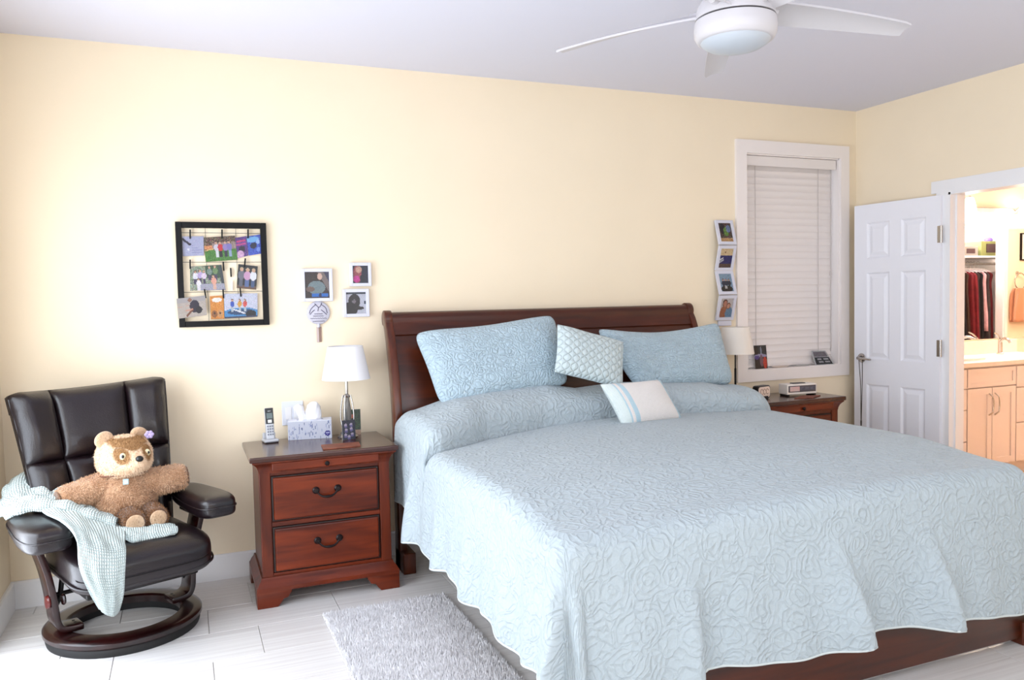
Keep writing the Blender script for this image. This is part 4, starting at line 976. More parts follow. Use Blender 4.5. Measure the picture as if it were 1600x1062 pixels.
tube('collar', [(0.105 * math.cos(a), -0.005 + 0.085 * math.sin(a), 0.248 - 0.006 * math.sin(a)) for a in np.linspace(0, 2 * math.pi, 40)], 0.0028, mat('brown_collar', (110, 66, 50), 0.6), br, 8)
tg = box('neck_tag', -0.013, 0.011, -0.112, -0.106, 0.214, 0.240, mat('pale_blue_tag', (170, 196, 200), 0.3), br, 0.002)
box('tag_face', -0.008, 0.006, -0.1135, -0.111, 0.219, 0.233, WHITEP, tg)

# ================================================================== printed pictures
class Canvas:
    def __init__(s, w_, h_, bg_):
        s.w, s.h = w_, h_; s.a = np.zeros((h_, w_, 3)); s.a[:] = bg_
        s.X, s.Y = np.meshgrid((np.arange(w_) + 0.5) / w_, (np.arange(h_) + 0.5) / h_)      # y down
    def rect(s, x0, y0, x1, y1, c): s.a[(s.X >= x0) & (s.X < x1) & (s.Y >= y0) & (s.Y < y1)] = c; return s
    def ell(s, cx, cy, rx, ry, c): s.a[((s.X - cx) / rx) ** 2 + ((s.Y - cy) / ry) ** 2 < 1] = c; return s
    def half(s, nx, ny, d, c): s.a[s.X * nx + s.Y * ny > d] = c; return s
    def line(s, x0, y0, x1, y1, w_, c):
        dx, dy = x1 - x0, y1 - y0; L2_ = dx * dx + dy * dy + 1e-9; t = np.clip(((s.X - x0) * dx + (s.Y - y0) * dy) / L2_, 0, 1)
        s.a[np.hypot(s.X - x0 - t * dx, s.Y - y0 - t * dy) < w_] = c; return s
    def mottle(s, amp, seed, x0=0, y0=0, x1=1, y1=1):
        r = np.random.default_rng(seed); m_ = (s.X >= x0) & (s.X < x1) & (s.Y >= y0) & (s.Y < y1)
        s.a[m_] += (r.normal(0, amp, (s.h, s.w, 1)) + r.normal(0, amp * 0.4, (s.h, s.w, 3)))[m_]; s.a = np.clip(s.a, 0, 255); return s
    def person(s, x, y, h_, shirt, legs, skin=(214, 168, 142), hair=(90, 66, 50)):
        """standing figure, feet at y, total height h_ (fractions of the picture)"""
        k = s.h / s.w
        s.rect(x - 0.10 * h_ * k, y - 0.50 * h_, x + 0.10 * h_ * k, y, legs); s.ell(x, y - 0.60 * h_, 0.17 * h_ * k, 0.24 * h_, shirt)
        s.ell(x, y - 0.90 * h_, 0.095 * h_ * k, 0.11 * h_, hair); s.ell(x, y - 0.88 * h_, 0.075 * h_ * k, 0.085 * h_, skin); return s
def print_quad(name, cv, TL, TR, BR, BL, thick=0.0012, parent=None, border=0):
    TL, TR, BR, BL = [np.array(p, float) for p in (TL, TR, BR, BL)]
    n = np.cross(TR - TL, BL - TL); n /= np.linalg.norm(n)
    n = n if n[1] < 0 else -n
    h_, w_ = cv.h, cv.w
    s, t = np.meshgrid(np.linspace(0, 1, w_ + 1), np.linspace(0, 1, h_ + 1))
    P = ((1 - s) * (1 - t))[..., None] * TL + (s * (1 - t))[..., None] * TR + (s * t)[..., None] * BR + ((1 - s) * t)[..., None] * BL
    P = P.reshape(-1, 3); m_ = len(P); I = np.arange(m_).reshape(h_ + 1, w_ + 1)
    f = [(I[i, j], I[i + 1, j], I[i + 1, j + 1], I[i, j + 1]) for i in range(h_) for j in range(w_)]
    B = [TL - n * thick, TR - n * thick, BR - n * thick, BL - n * thick]
    v = np.vstack([P, B])
    f += [(m_, m_ + 1, m_ + 2, m_ + 3)]
    top = list(I[0, :]); rgt = list(I[:, -1]); bot = list(I[-1, ::-1]); lft = list(I[::-1, 0])
    f += [tuple(top[::-1]) + (m_, m_ + 1), tuple(rgt[::-1]) + (m_ + 1, m_ + 2), tuple(bot[::-1]) + (m_ + 2, m_ + 3), tuple(lft[::-1]) + (m_ + 3, m_)]
    o = meshobj(name, v, f, PRINT, parent)
    ca = o.data.color_attributes.new('Col', 'FLOAT_COLOR', 'CORNER')
    col = np.ones((len(o.data.loops), 4), dtype=np.float32); c_ = cv.a.reshape(-1, 3) / 255
    c_ = np.where(c_ <= 0.04045, c_ / 12.92, ((c_ + 0.055) / 1.055) ** 2.4)
    col[:4 * h_ * w_, :3] = np.repeat(c_ * 0.62, 4, axis=0); col[4 * h_ * w_:, :3] = 0.75
    ca.data.foreach_set('color', col.ravel()); return o
GR, SK = (84, 130, 52), (150, 190, 225)

# ------------------------------------------------------------------ black collage frame on the wall
FX0, FX1, FZ0, FZ1 = 1.117, 1.570, 1.365, 1.914
cf = thing('collage_frame', 'black open photo collage frame with wires hanging above the armchair', 'picture frame', (1.343, 0, FZ0))
bw = 0.030
for (x0, x1, z0, z1) in ((FX0, FX0 + bw, FZ0, FZ1), (FX1 - bw, FX1, FZ0, FZ1), (FX0 + bw, FX1 - bw, FZ1 - bw, FZ1), (FX0 + bw, FX1 - bw, FZ0, FZ0 + bw)):
    box('frame_bar', x0, x1, -0.032, -0.001, z0, z1, FRAMEB, cf, 0.0015, 1)
def fp(Xp, Yp, y):
    v_ = (Yp - 40) / 1000; u_ = (Xp - 50 - 34 * v_) / 866
    return (FX0 + 0.453 * u_, y, FZ1 - 0.549 * v_)
WIRE = mat('grey_wire', (70, 66, 66), 0.4, metal=0.7)
for Yp in (140, 420, 706): z = fp(0, Yp, 0)[2]; tube('wire', [(FX0 + bw, -0.012, z), (FX1 - bw, -0.012, z)], 0.0012, WIRE, cf, 6)
for Xp in (345, 635): x = fp(Xp, 500, 0)[0]; tube('wire', [(x, -0.010, FZ0 + bw), (x, -0.010, FZ1 - bw)], 0.0010, WIRE, cf, 6)
def clip(Xp, Yp, dx=0, light=False, y=-0.0215):
    a = fp(Xp, Yp - 44, y); b = fp(Xp + dx, Yp + 44, y)
    P = [(a[0] - 0.0035, a[2]), (a[0] + 0.0035, a[2]), (b[0] + 0.0035, b[2]), (b[0] - 0.0035, b[2])]
    prism('clip', P, 'y', y, y + 0.009, FRAMEW if light else FRAMEB, cf)
for q in ((190, 155), (490, 150), (742, 145), (188, 440), (500, 460, 6), (714, 428, -8), (320, 722, 14), (497, 726, 4), (662, 714, 8), (572, 520, 4, False, -0.016), (582, 650, 0, True, -0.016)):
    clip(*q)
def pic(nm, cv, pts, label, y=-0.0175):
    q = [fp(X_, Y_, y) for X_, Y_ in pts]; o = print_quad(nm, cv, *q)
    tag(o, label, 'photograph', 'prints clipped in the collage frame')
cv = Canvas(28, 26, (176, 178, 208)).mottle(5, 1); cv.half(-1, -1, -0.30, (186, 186, 214)); cv.line(0.0, 0.12, 0.36, 0.42, 0.055, (40, 36, 60)).ell(0.28, 0.66, 0.06, 0.06, (226, 226, 236))
for k in range(5): cv.line(0.45, 0.35 + 0.12 * k, 0.92, 0.34 + 0.12 * k, 0.012, (150, 150, 190))
pic('photo_print', cv, [(115, 178), (315, 172), (318, 358), (121, 364)], 'pale lilac note card clipped top left in the collage frame')
cv = Canvas(44, 32, (96, 70, 56)).mottle(30, 2, 0, 0, 1, 0.35); cv.rect(0, 0.35, 0.3, 0.5, (214, 140, 90)).rect(0.25, 0.25, 1, 0.6, (150, 128, 120)).rect(0, 0.52, 1, 1, (70, 128, 44)).mottle(12, 3)
cv.line(0, 0.55, 0.45, 0.46, 0.02, (222, 180, 120))
for x, sc, lc_ in ((0.38, (214, 206, 220), (220, 220, 226)), (0.50, (206, 40, 56), (28, 26, 34)), (0.66, (150, 130, 190), (40, 36, 60)), (0.79, (130, 120, 190), (150, 170, 200))): cv.person(x, 0.84, 0.66, sc, lc_)
pic('photo_print', cv, [(312, 186), (612, 164), (640, 398), (335, 418)], 'photo of four people standing on a green lawn, top centre of the collage', -0.0165)
cv = Canvas(22, 32, (92, 50, 130)).mottle(16, 4); cv.rect(0.1, 0.15, 0.9, 0.26, (200, 60, 120)).rect(0.05, 0.32, 0.9, 0.40, (190, 70, 140)).ell(0.5, 0.62, 0.28, 0.17, (30, 18, 40)).ell(0.3, 0.86, 0.35, 0.2, (214, 170, 206)).mottle(14, 5)
pic('photo_print', cv, [(615, 186), (722, 168), (742, 358), (640, 384)], 'narrow purple snapshot clipped in the top row of the collage', -0.0185)
cv = Canvas(26, 32, (54, 84, 190)).mottle(20, 6); cv.ell(0.4, 0.2, 0.5, 0.14, (120, 180, 232)).ell(0.45, 0.52, 0.25, 0.16, (24, 26, 60)).ell(0.8, 0.35, 0.14, 0.12, (160, 190, 240)).ell(0.8, 0.75, 0.14, 0.12, (120, 150, 232))
pic('photo_print', cv, [(726, 172), (860, 150), (872, 338), (746, 358)], 'bright blue snapshot clipped at the top right of the collage', -0.0165)
cv = Canvas(44, 34, (140, 150, 130)).mottle(20, 7); cv.rect(0.48, 0, 0.9, 0.5, (54, 84, 60)).rect(0.9, 0, 1, 0.75, (60, 70, 74)).rect(0.3, 0.75, 1, 1, (168, 166, 182))
for x, y, sc in ((0.16, 0.75, (230, 226, 236)), (0.30, 0.72, (190, 170, 214)), (0.42, 0.75, (226, 206, 226)), (0.60, 0.60, (120, 140, 130)), (0.78, 0.58, (110, 140, 90))): cv.person(x, y, 0.58, sc, (70, 60, 90))
cv.person(0.25, 1.0, 0.5, (240, 234, 240), (236, 228, 236)).person(0.70, 0.98, 0.6, (236, 170, 150), (226, 180, 160)).mottle(8, 8)
pic('photo_print', cv, [(186, 462), (482, 446), (522, 690), (186, 692)], 'family group photo clipped in the middle row of the collage')
cv = Canvas(28, 36, (22, 22, 26)).mottle(6, 9); cv.rect(0, 0.85, 1, 1, (110, 80, 62))
for x, sc, lc_ in ((0.20, (112, 112, 126), (96, 96, 110)), (0.50, (210, 160, 196), (90, 110, 160)), (0.80, (238, 238, 244), (70, 90, 130))): cv.person(x, 0.92, 0.80, sc, lc_, hair=(206, 180, 140))
pic('photo_print', cv, [(645, 440), (836, 462), (820, 692), (628, 672)], 'photo of three fair-haired children on black, right of the collage')
cv = Canvas(38, 28, (186, 174, 164)).mottle(5, 10); cv.rect(0, 0.0, 1, 0.25, (170, 164, 164)); cv.line(0.0, 0.44, 0.4, 0.42, 0.015, (206, 160, 146))
cv.ell(0.60, 0.48, 0.17, 0.32, (34, 28, 52)).ell(0.74, 0.68, 0.12, 0.18, (24, 20, 30)).line(0.52, 0.62, 0.32, 0.92, 0.04, (120, 70, 50)).ell(0.45, 0.14, 0.07, 0.10, (150, 104, 84)).line(0.5, 0.62, 0.3, 0.66, 0.035, (206, 150, 130))
pic('photo_print', cv, [(60, 766), (326, 740), (342, 928), (76, 956)], 'beach photo of a seated figure sticking out over the collage frame', -0.0345)
cv = Canvas(22, 36, (222, 142, 56)).mottle(8, 11); cv.rect(0.18, 0.10, 0.82, 0.24, (246, 240, 232)).ell(0.5, 0.17, 0.36, 0.10, (246, 240, 232)).ell(0.28, 0.78, 0.22, 0.16, (150, 92, 46)).ell(0.70, 0.78, 0.22, 0.16, (206, 150, 96)).ell(0.28, 0.75, 0.07, 0.05, (60, 36, 22)).ell(0.7, 0.75, 0.07, 0.05, (60, 36, 22)).mottle(9, 12)
pic('photo_print', cv, [(370, 748), (502, 742), (508, 968), (382, 970)], 'orange card with a white speech bubble clipped low in the collage')
cv = Canvas(44, 32, (206, 208, 226)).mottle(4, 13); cv.ell(0.5, 0.82, 0.56, 0.24, (70, 140, 196)).ell(0.5, 0.76, 0.40, 0.12, (40, 70, 110)).ell(0.80, 0.86, 0.16, 0.16, (20, 24, 34)).rect(0, 0.94, 1, 1, (60, 64, 90))
for x, sc in ((0.24, (60, 90, 190)), (0.46, (220, 160, 60)), (0.62, (220, 84, 76))): cv.person(x, 0.74, 0.52, sc, (180, 190, 200))
cv.line(0.3, 0.66, 0.6, 0.82, 0.03, (226, 226, 232)).mottle(8, 14)
pic('photo_print', cv, [(506, 726), (832, 726), (832, 958), (511, 966)], 'photo of three people on a blue raft, bottom right of the collage', -0.0165)

# ------------------------------------------------------------------ three white box frames
def box_frame(x0, x1, z0, z1, cv, label, d=0.030, b=0.018):
    t = thing('framed_photo', label, 'picture frame', ((x0 + x1) / 2, 0, z0), None, 'small white frames on the wall')
    for (a, b_, c_, e) in ((x0, x0 + b, z0, z1), (x1 - b, x1, z0, z1), (x0 + b, x1 - b, z1 - b, z1), (x0 + b, x1 - b, z0, z0 + b)): box('frame_bar', a, b_, -d, -0.001, c_, e, FRAMEW, t, 0.0015, 1)
    print_quad('photo', cv, (x0 + b, -d + 0.010, z1 - b), (x1 - b, -d + 0.010, z1 - b), (x1 - b, -d + 0.010, z0 + b), (x0 + b, -d + 0.010, z0 + b), 0.002, t)
cv = Canvas(40, 40, (54, 36, 30)).mottle(7, 20); cv.half(1, -0.6, 0.52, (128, 112, 108)).half(1, -0.55, 0.78, (60, 56, 84)).ell(0.48, 0.60, 0.36, 0.26, (122, 140, 144)).ell(0.22, 0.66, 0.18, 0.10, (120, 96, 86)).ell(0.62, 0.18, 0.10, 0.13, (226, 186, 168)).rect(0.28, 0.82, 0.95, 0.95, (36, 110, 200)).ell(0.62, 0.9, 0.06, 0.1, (30, 40, 90)).mottle(5, 21)
box_frame(1.747, 1.916, 1.487, 1.668, cv, 'largest white box frame, photo of a seated person in grey')
cv = Canvas(30, 30, (24, 22, 46)).mottle(5, 22); cv.ell(0.30, 0.5, 0.28, 0.5, (160, 70, 80)).ell(0.40, 0.22, 0.20, 0.20, (210, 160, 140)).ell(0.24, 0.76, 0.22, 0.2, (214, 50, 150)).ell(0.65, 0.7, 0.2, 0.2, (16, 14, 30)).mottle(12, 23)
box_frame(2.014, 2.136, 1.568, 1.700, cv, 'smallest white box frame with a dark magenta photo', 0.028, 0.017)
cv = Canvas(34, 34, (206, 206, 220)).mottle(6, 24); cv.rect(0, 0, 1, 0.10, (60, 66, 76)).ell(0.42, 0.42, 0.30, 0.34, (44, 34, 34)).ell(0.22, 0.78, 0.36, 0.34, (40, 32, 30)).ell(0.66, 0.74, 0.24, 0.08, (48, 38, 38)).ell(0.40, 0.42, 0.10, 0.10, (120, 110, 116)).ell(0.36, 0.36, 0.03, 0.03, (16, 12, 12)).ell(0.48, 0.36, 0.03, 0.03, (16, 12, 12)).rect(0.9, 0.4, 1, 0.55, (30, 50, 70)).mottle(5, 25)
box_frame(1.971, 2.119, 1.395, 1.552, cv, 'white box frame with a photo of a black puppy')

# ------------------------------------------------------------------ round plaque with ribbon tails
pq = thing('wall_plaque', 'round pewter plaque with verse and ribbon tails hanging above the lamp', 'plaque', (1.835, 0, 1.26))
PEW = mat('pewter', (196, 194, 206), 0.45, metal=0.25, bump=0.25, bscale=90)
lathe('disc', [(0, -0.014), (0.058, -0.014), (0.063, -0.012), (0.065, -0.006), (0.063, -0.001), (0, -0.001)], PEW, pq, (1.835, 0, 1.423), 40, 'y')
ellipsoid('hanger', (1.835, -0.008, 1.492), (0.008, 0.006, 0.010), PEW, pq, 14, 10)
DKP = mat('dark_pewter_relief', (96, 92, 116), 0.5, metal=0.3)
for pts in ([(1.815, 1.475), (1.828, 1.462), (1.835, 1.452), (1.832, 1.432)], [(1.855, 1.478), (1.845, 1.458), (1.835, 1.452)], [(1.822, 1.47), (1.795, 1.445), (1.785, 1.42)], [(1.85, 1.47), (1.875, 1.45), (1.883, 1.42)], [(1.815, 1.44), (1.80, 1.428), (1.788, 1.413)], [(1.85, 1.44), (1.866, 1.426), (1.88, 1.412)]):
    tube('relief', [(x, -0.0145, z) for x, z in pts], 0.0022, DKP, pq, 6, n=4)
for z, x0, x1 in ((1.417, 1.812, 1.858), (1.405, 1.805, 1.862), (1.392, 1.790, 1.880), (1.376, 1.802, 1.868)):
    tube('lettering', [(x, -0.0146, z + 0.0022 * math.sin(i * 2.1)) for i, x in enumerate(np.linspace(x0, x1, 22))], 0.0014, DKP, pq, 5)
lathe('knot', [(0, 0.012), (0.008, 0.010), (0.010, 0), (0.008, -0.01), (0, -0.012)], PEW, pq, (1.835, -0.008, 1.352), 14)
RIB = mat('taupe_ribbon', (196, 176, 172), 0.5); RIB2 = mat('brown_ribbon', (140, 112, 100), 0.5)
box('ribbon_tail', 1.8225, 1.836, -0.009, -0.006, 1.258, 1.346, RIB, pq, 0.001, 1); box('ribbon_tail', 1.838, 1.849, -0.007, -0.003, 1.260, 1.344, RIB2, pq, 0.001, 1)

# ------------------------------------------------------------------ light switch
sw = thing('light_switch', 'white double rocker switch plate on the wall behind the tissues', 'switch', (1.678, 0, 0.80))
box('plate', 1.620, 1.736, -0.007, -0.0005, 0.806, 0.938, mat('switch_plate', (226, 230, 240), 0.35), sw, 0.003)
for x in (1.655, 1.701): box('rocker', x - 0.0165, x + 0.0165, -0.0105, -0.006, 0.838, 0.906, WHITEP, sw, 0.002)

# ------------------------------------------------------------------ cordless phone
ph = thing('cordless_phone', 'black and silver cordless phone standing in its charging cradle', 'phone', (1.540, -0.135, NT), math.radians(8))
box('cradle', -0.038, 0.038, -0.045, 0.035, 0.004, 0.020, SILVERP, ph, 0.007, 3); box('cradle_foot', -0.035, 0.035, -0.042, 0.034, 0.0, 0.006, BLACKP, ph, 0.002)
box('cradle_back', -0.033, 0.033, 0.012, 0.032, 0.015, 0.050, SILVERP, ph, 0.006, 3)
hs = box('handset', -0.0225, 0.0225, -0.012, 0.010, 0.0, 0.168, SILVERP, ph, 0.007, 3)
T_ = Matrix.Translation((0, -0.012, 0.016)) @ Matrix.Rotation(math.radians(-9), 4, 'X'); xform(hs, T_)
def onset(nm, x0, x1, z0, z1, m, d=0.0012, par=None): return xform(box(nm, x0, x1, -0.0123 - d, -0.0118, z0, z1, m, par or hs, 0.0004, 1), T_)
onset('face', -0.0215, 0.0215, 0.082, 0.166, BLACKP, 0.001); onset('screen', -0.0155, 0.0155, 0.110, 0.140, mat('grey_screen', (86, 100, 100), 0.2), 0.0016); onset('nav_key', -0.010, 0.010, 0.088, 0.104, WHITEP, 0.003); onset('logo_mark', -0.008, 0.008, 0.1485, 0.1515, SILVERP, 0.0014)
KEY = mat('key_grey', (120, 124, 136), 0.4)
for r in range(4):
    for k in range(3): onset('key', -0.016 + k * 0.012, -0.008 + k * 0.012, 0.022 + r * 0.0145, 0.030 + r * 0.0145, KEY, 0.0016)

# ------------------------------------------------------------------ tissue box
tb_ = thing('tissue_box', 'blue and white patterned tissue box with tissues pulled up', 'tissue box', (1.757, -0.096, NT), math.radians(-9.5))
cv = Canvas(60, 26, (226, 230, 246)); r_ = np.random.default_rng(3)
for k in range(70):
    x = r_.uniform(0.02, 0.98); y = r_.uniform(0, 0.95); cv.line(x, y, x + r_.uniform(-0.004, 0.004), y + r_.uniform(0.05, 0.22), r_.uniform(0.004, 0.011), [(170, 180, 220), (146, 158, 200), (200, 208, 236), (110, 124, 168)][k % 4])
cv.ell(0.905, 0.72, 0.066, 0.16, (44, 34, 140)); cv.rect(0.865, 0.66, 0.945, 0.72, (190, 190, 236)); cv.rect(0.885, 0.78, 0.925, 0.82, (160, 160, 220))
bx_ = box('carton', -0.115, 0.115, -0.058, 0.058, 0.0, 0.100, mat('tissue_carton', (214, 220, 240), 0.5, col2=(236, 238, 248), vscale=30, stretch=(6, 6, 1)), tb_, 0.0015, 1)
print_quad('front_print', cv, (-0.114, -0.0588, 0.099), (0.114, -0.0588, 0.099), (0.114, -0.0588, 0.001), (-0.114, -0.0588, 0.001), 0.0006, bx_)
tube('slot', [(0.07 * math.cos(a), 0.028 * math.sin(a), 0.1005) for a in np.linspace(0, 2 * math.pi, 30)], 0.0014, mat('slot_film', (180, 184, 200), 0.3), bx_, 6)
tis = [[(-0.055, -0.02, 0.098), (-0.035, -0.025, 0.098), (-0.018, -0.012, 0.098), (-0.010, 0.0, 0.098)],
       [(-0.062, -0.012, 0.125), (-0.045, -0.024, 0.128), (-0.026, -0.010, 0.125), (-0.022, 0.004, 0.122)],
       [(-0.082, 0.0, 0.165), (-0.060, -0.018, 0.176), (-0.038, -0.010, 0.172), (-0.030, 0.008, 0.158)],
       [(-0.086, 0.006, 0.170), (-0.064, -0.010, 0.188), (-0.042, -0.004, 0.184), (-0.030, 0.010, 0.170)]]
sheet('tissue', tis, PAPER, tb_, 6, 0.003, 0.001, 2)
tis = [[(-0.026, 0.0, 0.098), (0.0, -0.020, 0.098), (0.030, -0.018, 0.098), (0.060, 0.0, 0.098)],
       [(-0.026, 0.004, 0.130), (0.004, -0.020, 0.130), (0.036, -0.014, 0.132), (0.062, 0.006, 0.125)],
       [(-0.014, 0.006, 0.165), (0.010, -0.008, 0.176), (0.040, -0.010, 0.176), (0.060, 0.010, 0.155)],
       [(-0.008, 0.014, 0.176), (0.012, 0.004, 0.192), (0.040, 0.004, 0.194), (0.056, 0.018, 0.166)],
       [(0.002, 0.022, 0.155), (0.018, 0.02, 0.175), (0.040, 0.022, 0.176), (0.056, 0.026, 0.150)]]
sheet('tissue', tis, PAPER, tb_, 6, 0.004, 0.001, 5)

# ------------------------------------------------------------------ flat brown mats on the nightstands
def mat_slab(q, z, label):
    bm = bmesh.new(); a = [bm.verts.new((x, y, z)) for x, y in q]; b = [bm.verts.new((x, y, z + 0.006)) for x, y in q]
    bm.faces.new(a[::-1]); bm.faces.new(b)
    for i in range(4): bm.faces.new((a[i], a[(i + 1) % 4], b[(i + 1) % 4], b[i]))
    bmesh.ops.bevel(bm, geom=bm.edges[:], offset=0.0015, segments=2, profile=0.5, affect='EDGES')
    o = bm_obj('placemat', bm, CORK); tag(o, label, 'mat', 'small brown mats'); return o
mat_slab([(1.757, -0.518), (1.948, -0.505), (1.962, -0.395), (1.768, -0.385)], NT, 'small brown mat on the nightstand in front of the table lamp')
mat_slab([(4.865, -0.375), (4.985, -0.415), (5.120, -0.345), (5.00, -0.300)], NT2, 'small brown mat on the far nightstand in front of the clock radio')

# ------------------------------------------------------------------ two cards tucked round the lamp
cv = Canvas(24, 30, (44, 42, 58)).mottle(8, 30)
for x, y in ((0.28, 0.25), (0.7, 0.22), (0.3, 0.5), (0.7, 0.45), (0.25, 0.75), (0.5, 0.85), (0.75, 0.72)): cv.ell(x, y, 0.11, 0.07, (186, 170, 190)).ell(x, y + 0.09, 0.13, 0.05, (110, 100, 150))
o = print_quad('photo_card', cv, (1.900, -0.262, NT + 0.125), (1.972, -0.250, NT + 0.125), (1.972, -0.262, NT + 0.022), (1.900, -0.274, NT + 0.022), 0.0015); tag(o, 'dark group photo card leaning against the front of the nickel lamp', 'photograph')
for v in o.data.vertices: v.co.z -= 0.0215
cv = Canvas(20, 26, (44, 74, 50)).mottle(18, 31); cv.rect(0, 0.80, 1, 1, (214, 176, 150)).ell(0.35, 0.3, 0.16, 0.12, (206, 120, 96)).ell(0.3, 0.45, 0.2, 0.12, (30, 40, 36)).mottle(8, 32)
o = print_quad('photo_card', cv, (1.957, -0.112, NT + 0.140), (2.030, -0.120, NT + 0.140), (2.028, -0.130, NT), (1.955, -0.122, NT), 0.0015); tag(o, 'green photo card standing behind the nickel lamp', 'photograph')

# ------------------------------------------------------------------ far nightstand: alarm clock, clock radio
ac = thing('alarm_clock', 'small dark-rimmed alarm clock on the far nightstand beside the lamp', 'clock', (4.678, -0.275, NT2), math.radians(14))
rr_ = []
def rrect(w_, h_, r, n_=6):
    out_ = []
    for cx, cy, a0 in ((w_ - r, h_ - r, 0), (-w_ + r, h_ - r, 90), (-w_ + r, -h_ + r, 180), (w_ - r, -h_ + r, 270)):
        for i in range(n_ + 1): a = math.radians(a0 + 90 * i / n_); out_.append((cx + r * math.cos(a), cy + r * math.sin(a)))
    return out_
prism('case', [(x, z + 0.048) for x, z in rrect(0.068, 0.044, 0.022)], 'y', -0.022, 0.022, BLACKP, ac, 0.003)
fc = prism('face', [(x, z + 0.048) for x, z in rrect(0.060, 0.036, 0.018)], 'y', -0.0245, -0.021, mat('cream_clock_face', (236, 214, 200), 0.4), ac)
for cx in (-0.028, 0.0, 0.030):
    tube('numeral', [(cx + 0.012 * math.cos(a), -0.025, 0.052 + 0.018 * math.sin(a)) for a in np.linspace(0.3, 5.6, 20)], 0.0018, mat('tan_print', (150, 116, 100), 0.5), fc, 6)
box('snooze_bar', -0.052, 0.030, -0.034, -0.020, 0.012, 0.022, BLACKP, ac, 0.003); box('foot', -0.05, 0.05, -0.02, 0.02, 0.0, 0.008, BLACKP, ac, 0.002)
cr = thing('clock_radio', 'white retro clock radio with dark front on the far nightstand', 'radio', (5.020, -0.235, NT2), math.radians(-6))
box('case', -0.118, 0.118, -0.050, 0.050, 0.012, 0.082, mat('cream_plastic', (240, 232, 224), 0.4), cr, 0.006, 3)
fr_ = box('front_panel', -0.108, 0.108, -0.0525, -0.049, 0.028, 0.072, mat('grey_radio_front', (84, 78, 84), 0.35), cr, 0.001, 1)
box('display', -0.098, -0.022, -0.0545, -0.052, 0.034, 0.066, mat('pink_display', (214, 160, 158), 0.3, col2=(206, 190, 184), vscale=18), fr_, 0.0008, 1)
box('dial', -0.014, 0.100, -0.0540, -0.052, 0.040, 0.062, mat('dial_scale', (104, 104, 118), 0.3, col2=(70, 70, 82), vscale=60), fr_, 0.0006, 1)
for s in (-1, 1): box('foot', s * 0.105 - 0.008, s * 0.105 + 0.008, -0.048, 0.04, 0.0, 0.014, BLACKP, cr, 0.002)
box('snooze_key', -0.05, 0.05, -0.02, 0.02, 0.080, 0.087, BLACKP, cr, 0.003)

# ------------------------------------------------------------------ window sill bits
SZ = WZ0 + 0.012
cv = Canvas(26, 38, (14, 18, 24)).mottle(6, 40); cv.rect(0.3, 0, 1, 0.45, (30, 46, 56)).ell(0.55, 0.25, 0.06, 0.2, (150, 160, 180)).ell(0.5, 0.46, 0.5, 0.09, (170, 168, 206)).rect(0, 0.5, 1, 1, (12, 12, 18)).ell(0.2, 0.52, 0.2, 0.08, (90, 70, 150)).ell(0.55, 0.66, 0.13, 0.26, (130, 96, 110)).ell(0.82, 0.75, 0.15, 0.26, (220, 70, 54)).mottle(10, 41)
o = print_quad('photo_card', cv, (4.862, 0.026, SZ + 0.165), (4.968, 0.022, SZ + 0.165), (4.968, 0.004, SZ), (4.862, 0.008, SZ), 0.002); tag(o, 'dark colour photo card propped on the window sill by the lamp', 'photograph')
cv = Canvas(34, 26, (206, 204, 204)).mottle(5, 42); cv.rect(0.05, 0.06, 0.92, 0.42, (126, 116, 122)).rect(0.05, 0.46, 0.95, 0.96, (24, 20, 22)).rect(0.2, 0.54, 0.45, 0.64, (190, 188, 190)).rect(0.55, 0.54, 0.85, 0.64, (190, 188, 190)).rect(0.25, 0.74, 0.5, 0.86, (180, 178, 180)).rect(0.58, 0.72, 0.85, 0.84, (180, 178, 180)).mottle(12, 43)
o = print_quad('photo_card', cv, (5.390, 0.030, SZ + 0.105), (5.520, 0.030, SZ + 0.100), (5.575, -0.006, SZ), (5.395, -0.006, SZ), 0.002); tag(o, 'curled black and white photo card at the right of the window sill', 'photograph')
def dish(cx, cy, rx, label, m, rim):
    pr_ = [(0, 0), (rx * 0.8, 0), (rx, 0.010), (rx * 0.97, 0.011), (rx * 0.78, 0.003), (0, 0.003)]
    o = lathe('trinket_dish', pr_, m, None, (0, 0, 0), 32); o.data.transform(Matrix.Translation((cx, cy, SZ)) @ Matrix.Diagonal((1, rim, 1, 1))); tag(o, label, 'dish', 'dishes on the sill')
dish(5.085, 0.010, 0.080, 'flat beige dish on the window sill next to the colour photo', mat('beige_ceramic', (214, 196, 184), 0.4), 0.30)
dish(5.275, 0.008, 0.078, 'flat grey-rimmed dish on the window sill near the curled photo', mat('grey_ceramic', (186, 182, 180), 0.35), 0.30)

